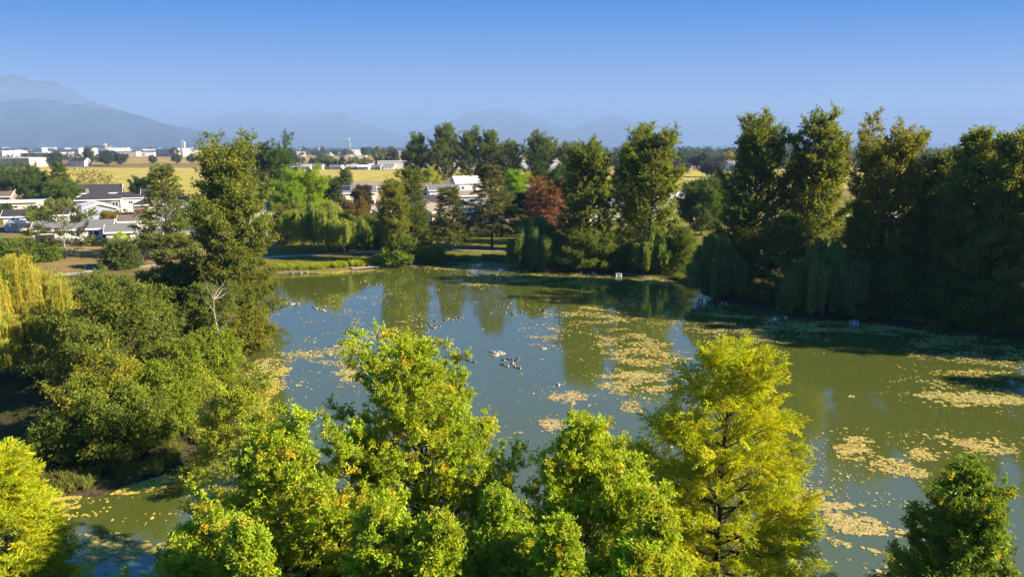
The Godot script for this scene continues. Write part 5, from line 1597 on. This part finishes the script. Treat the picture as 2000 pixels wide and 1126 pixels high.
	["cottonwood", "outer_cottonwood", "tall cottonwood just beyond the right edge behind the bank trees", 81.0, 96.0, 29.0, 5.5, 304, Color(1, 1, 1), ""],
	["alder", "outer_alder", "leafy bank tree just beyond the right edge of the view", 79.0, 82.5, 16.0, 6.5, 305, Color(1, 1, 1), ""],
	["alder", "outer_alder", "leafy bank tree farther beyond the right edge of the view", 92.0, 76.0, 17.0, 6.0, 306, Color(1, 1, 1), ""],
]
const RIDGES := [
	[[Vector3(-5623, 487, 5200), Vector3(-4866, 523, 5200), Vector3(-4304, 531, 5200), Vector3(-3740, 545, 5200), Vector3(-3609, 548, 5200), Vector3(-3411, 487, 5200), Vector3(-3196, 415, 5200), Vector3(-3016, 350, 5200), Vector3(-2835, 284, 5200), Vector3(-2579, 196, 5200), Vector3(-2281, 137, 5200), Vector3(-1984, 51, 5200), Vector3(-1682, 6, 5200)], 1000.0, 1.0, 5],
	[[Vector3(-4626, 270, 4250), Vector3(-3841, 344, 4250), Vector3(-3378, 356, 4250), Vector3(-3078, 308, 4250), Vector3(-2891, 326, 4250), Vector3(-2680, 296, 4250), Vector3(-2468, 267, 4250), Vector3(-2228, 207, 4250), Vector3(-2017, 146, 4250), Vector3(-1773, 95, 4250), Vector3(-1590, 46, 4250), Vector3(-1437, 10, 4250)], 700.0, 1.0, 9],
	[[Vector3(-3487, 113, 6800), Vector3(-3177, 224, 6800), Vector3(-2873, 296, 6800), Vector3(-2519, 392, 6800), Vector3(-2274, 354, 6800), Vector3(-2031, 296, 6800), Vector3(-1730, 368, 6800), Vector3(-1486, 296, 6800), Vector3(-1193, 190, 6800), Vector3(-797, 93, 6800), Vector3(-400, 10, 6800)], 1200.0, 0.9, 14],
	[[Vector3(-1477, 10, 6700), Vector3(-1179, 78, 6700), Vector3(-981, 131, 6700), Vector3(-684, 240, 6700), Vector3(-487, 330, 6700), Vector3(-268, 396, 6700), Vector3(0, 368, 6700), Vector3(293, 292, 6700), Vector3(538, 216, 6700), Vector3(781, 297, 6700), Vector3(926, 330, 6700), Vector3(1172, 259, 6700), Vector3(1373, 140, 6700), Vector3(1674, 10, 6700)], 1200.0, 0.9, 18],
	[[Vector3(1223, 11, 6400), Vector3(1880, 34, 6400), Vector3(2819, 43, 6400), Vector3(3757, 57, 6400), Vector3(4692, 80, 6400), Vector3(6089, 135, 6400), Vector3(7487, 167, 6400)], 900.0, 0.6, 23],
]
const MATS := [
	["dense golden algae mat under the middle shore trees", 10.4, 129.0, 12.2, 8.0, 0.00, 3510, 0.77, Color(0.420, 0.320, 0.040), 1.0],
	["golden algae mat left of the dense one under the middle shore", -4.4, 129.0, 7.6, 7.4, 0.00, 1215, 0.54, Color(0.370, 0.295, 0.075), 1.0],
	["olive algae film along the far shore in the middle", -7.6, 142.7, 11.5, 5.2, 0.00, 2025, 0.72, Color(0.350, 0.290, 0.075), 1.3],
	["shaded olive algae under the willow on the right of the middle shore", 28.4, 128.0, 8.1, 4.8, 0.00, 945, 0.68, Color(0.350, 0.290, 0.075), 1.0],
	["golden algae streak in the middle of the pond below the dense mat", 12.0, 100.5, 8.7, 7.6, 0.00, 1215, 0.45, Color(0.370, 0.295, 0.075), 1.0],
	["largest golden algae raft right of the middle of the pond", 16.1, 80.9, 6.3, 14.1, 0.00, 3510, 0.56, Color(0.370, 0.295, 0.075), 1.0],
	["golden algae raft left of the golden feathery tree", 12.9, 69.4, 5.2, 4.2, 0.00, 2025, 0.72, Color(0.350, 0.290, 0.105), 1.0],
	["small golden raft below the largest raft", 11.9, 63.1, 1.5, 1.9, 0.00, 216, 0.54, Color(0.350, 0.290, 0.105), 1.0],
	["pinkish algae patch left of the largest raft", 4.2, 89.0, 3.7, 7.9, 0.00, 351, 0.32, Color(0.360, 0.275, 0.150), 1.0],
	["loose pale algae in the left half of the pond", -19.6, 80.9, 6.0, 10.7, 0.00, 1620, 0.45, Color(0.350, 0.290, 0.105), 1.0],
	["smaller pale algae patch below the loose one on the left", -19.1, 72.2, 3.7, 3.7, 0.00, 810, 0.45, Color(0.350, 0.290, 0.105), 1.0],
	["pale algae drifting off the peninsula", -27.3, 76.4, 3.4, 8.2, 0.00, 945, 0.50, Color(0.350, 0.290, 0.105), 1.0],
	["bright golden algae along the right side of the peninsula", -25.8, 65.9, 1.7, 12.3, 0.00, 1215, 0.72, Color(0.420, 0.320, 0.040), 1.0],
	["pinkish raft above the pointed tree", 5.9, 66.3, 2.2, 2.8, 0.00, 567, 0.72, Color(0.360, 0.275, 0.150), 1.0],
	["pinkish raft left of the pointed tree", 3.8, 58.9, 1.8, 1.7, 0.00, 459, 0.68, Color(0.360, 0.275, 0.150), 1.0],
	["tiny golden raft left of the pointed tree", 0.8, 56.7, 0.5, 0.8, 0.00, 54, 0.85, Color(0.360, 0.275, 0.150), 1.0],
	["small pale raft behind the nearest tall tree", -16.4, 57.0, 0.5, 0.7, 0.00, 54, 0.72, Color(0.360, 0.275, 0.150), 1.0],
	["golden raft behind the pointed tree", 10.3, 54.3, 2.3, 1.1, 0.00, 297, 0.72, Color(0.360, 0.275, 0.150), 1.0],
	["golden algae raft behind the lower right tree", 31.3, 52.1, 4.5, 4.2, 0.00, 2430, 0.61, Color(0.370, 0.295, 0.075), 1.0],
	["broad golden algae field at the lower right", 23.3, 41.5, 3.8, 6.4, 0.00, 4050, 0.59, Color(0.350, 0.290, 0.105), 1.0],
	["golden algae behind the top of the lower right tree", 39.7, 54.5, 4.1, 2.7, 0.00, 1215, 0.54, Color(0.370, 0.295, 0.075), 1.0],
	["shaded algae streaks in front of the right bank willows", 34.6, 93.0, 10.6, 9.2, 0.00, 3105, 0.54, Color(0.350, 0.290, 0.075), 1.0],
	["shaded olive algae along the foot of the right bank", 57.7, 93.0, 21.3, 4.6, 0.00, 4050, 0.63, Color(0.350, 0.290, 0.075), 1.0],
	["olive algae spreading from the right edge", 57.4, 79.8, 9.6, 9.9, 0.00, 3510, 0.54, Color(0.350, 0.290, 0.075), 1.0],
	["dark algae raft in the shadow at the right edge", 47.1, 66.9, 6.6, 4.2, 0.00, 2700, 0.59, Color(0.350, 0.290, 0.075), 1.0],
	["small golden rafts at the edge of the shadow on the right", 50.6, 73.1, 5.1, 1.7, 0.00, 297, 0.50, Color(0.420, 0.320, 0.040), 1.0],
	["shaded streaks of algae in the dark reflections right of the middle", 24.4, 109.2, 17.8, 18.1, 0.00, 2970, 0.38, Color(0.350, 0.290, 0.075), 1.0],
	["golden algae in the inlet at the lower left", -24.6, 39.7, 2.9, 2.6, 0.00, 1080, 0.50, Color(0.370, 0.295, 0.075), 1.0],
	["golden algae along the peninsula in the inlet", -29.3, 47.3, 5.5, 1.7, 0.35, 1485, 0.72, Color(0.420, 0.320, 0.040), 1.0],
	["golden algae at the left end of the inlet", -31.9, 43.6, 2.5, 1.8, 0.20, 810, 0.63, Color(0.420, 0.320, 0.040), 1.0],
	["golden shore algae along the far left shore", -37.7, 137.3, 12.3, 2.8, 0.05, 675, 0.63, Color(0.420, 0.320, 0.040), 1.0],
	["scattered floating leaves in the far left of the pond", -16.8, 109.2, 13.9, 22.8, 0.00, 472, 0.27, Color(0.350, 0.290, 0.105), 1.0],
	["scattered floating leaves in the reflection of the poplar pair", -14.7, 90.3, 5.0, 9.4, 0.00, 297, 0.27, Color(0.370, 0.295, 0.075), 1.0],
	["scattered floating leaves across the left of the pond", -28.5, 105.5, 10.6, 21.3, 0.00, 216, 0.23, Color(0.350, 0.290, 0.105), 1.0],
	["scattered flecks in the middle of the pond", -5.0, 62.4, 11.7, 19.7, 0.00, 216, 0.18, Color(0.350, 0.290, 0.105), 0.6],
	["pale foam patch on the sunlit green water at the right", 34.5, 66.0, 0.9, 0.5, 0.00, 40, 0.72, Color(0.500, 0.500, 0.340), 0.6],
]
const FLOCKS := [
	["dark goose huddled in the tight group in the middle of the pond", "tight dark group of geese", -80, [Vector2(-2.5, 81.5), Vector2(-2.0, 80.9), Vector2(-1.5, 81.3), Vector2(-1.2, 80.6), Vector2(-2.1, 79.8), Vector2(-1.8, 80.2)]],
	["pale breasted goose in the loose group right of the tight dark one", "loose pale group of geese", 20, [Vector2(-1.0, 78.2), Vector2(-0.4, 78.6), Vector2(0.0, 78.4), Vector2(0.5, 78.0), Vector2(0.7, 78.6), Vector2(-1.0, 76.4), Vector2(-0.5, 75.8), Vector2(0.1, 76.8), Vector2(0.3, 75.8), Vector2(0.6, 75.3), Vector2(0.9, 75.1)]],
	["goose swimming just right of the top of the tallest near tree", "geese by the near tree top", 80, [Vector2(-5.9, 78.6), Vector2(-5.4, 78.2), Vector2(-5.0, 77.8), Vector2(-4.5, 77.4)]],
	["goose in the line above the top of the tallest near tree", "geese above the near tree top", 60, [Vector2(-13.1, 94.7), Vector2(-11.9, 95.0), Vector2(-11.5, 93.6), Vector2(-11.0, 93.0), Vector2(-10.8, 93.8), Vector2(-10.4, 94.1), Vector2(-11.7, 91.6)]],
	["goose in the short line left of the spruce reflection", "geese by the spruce reflection", 60, [Vector2(-9.9, 97.3), Vector2(-9.5, 98.0), Vector2(-8.9, 97.7), Vector2(-8.5, 98.6), Vector2(-7.8, 98.9), Vector2(-7.4, 99.2), Vector2(-11.2, 96.7)]],
	["goose paddling in the scattered group under the middle shore", "scattered geese under the middle shore", 40, [Vector2(-2.6, 106.2), Vector2(-2.0, 106.2), Vector2(-1.5, 105.9), Vector2(-0.8, 105.5), Vector2(-0.4, 108.4), Vector2(-1.0, 101.8), Vector2(0.0, 101.4), Vector2(0.2, 100.1), Vector2(1.5, 102.1), Vector2(2.0, 101.8), Vector2(4.2, 104.1), Vector2(5.1, 103.4)]],
	["dark goose in the row at the left edge of the open water", "row of geese on the left", -80, [Vector2(-37.8, 108.8), Vector2(-37.1, 108.4), Vector2(-36.7, 108.4), Vector2(-36.1, 108.0), Vector2(-35.6, 107.7), Vector2(-34.9, 108.0)]],
	["goose on the pale algae strip in the left part of the pond", "geese on the left algae", 70, [Vector2(-31.4, 105.2), Vector2(-30.8, 104.5), Vector2(-30.2, 104.1), Vector2(-29.5, 103.4), Vector2(-29.1, 102.8)]],
	["single goose beside the pinkish raft above the pointed tree", "", 10, [Vector2(5.0, 69.4)]],
	["single dark goose left of the pinkish algae patch", "", -60, [Vector2(4.0, 82.8)]],
	["goose feeding at the left edge of the loose pale algae", "geese in the loose pale algae", -90, [Vector2(-22.6, 83.9), Vector2(-20.9, 86.0), Vector2(-22.5, 80.2)]],
	["goose on the water in front of the far shore grass", "geese near the far shore grass", 60, [Vector2(-28.6, 126.0), Vector2(-28.0, 127.0), Vector2(-26.7, 124.0), Vector2(-25.2, 123.6), Vector2(-24.5, 123.6)]],
]
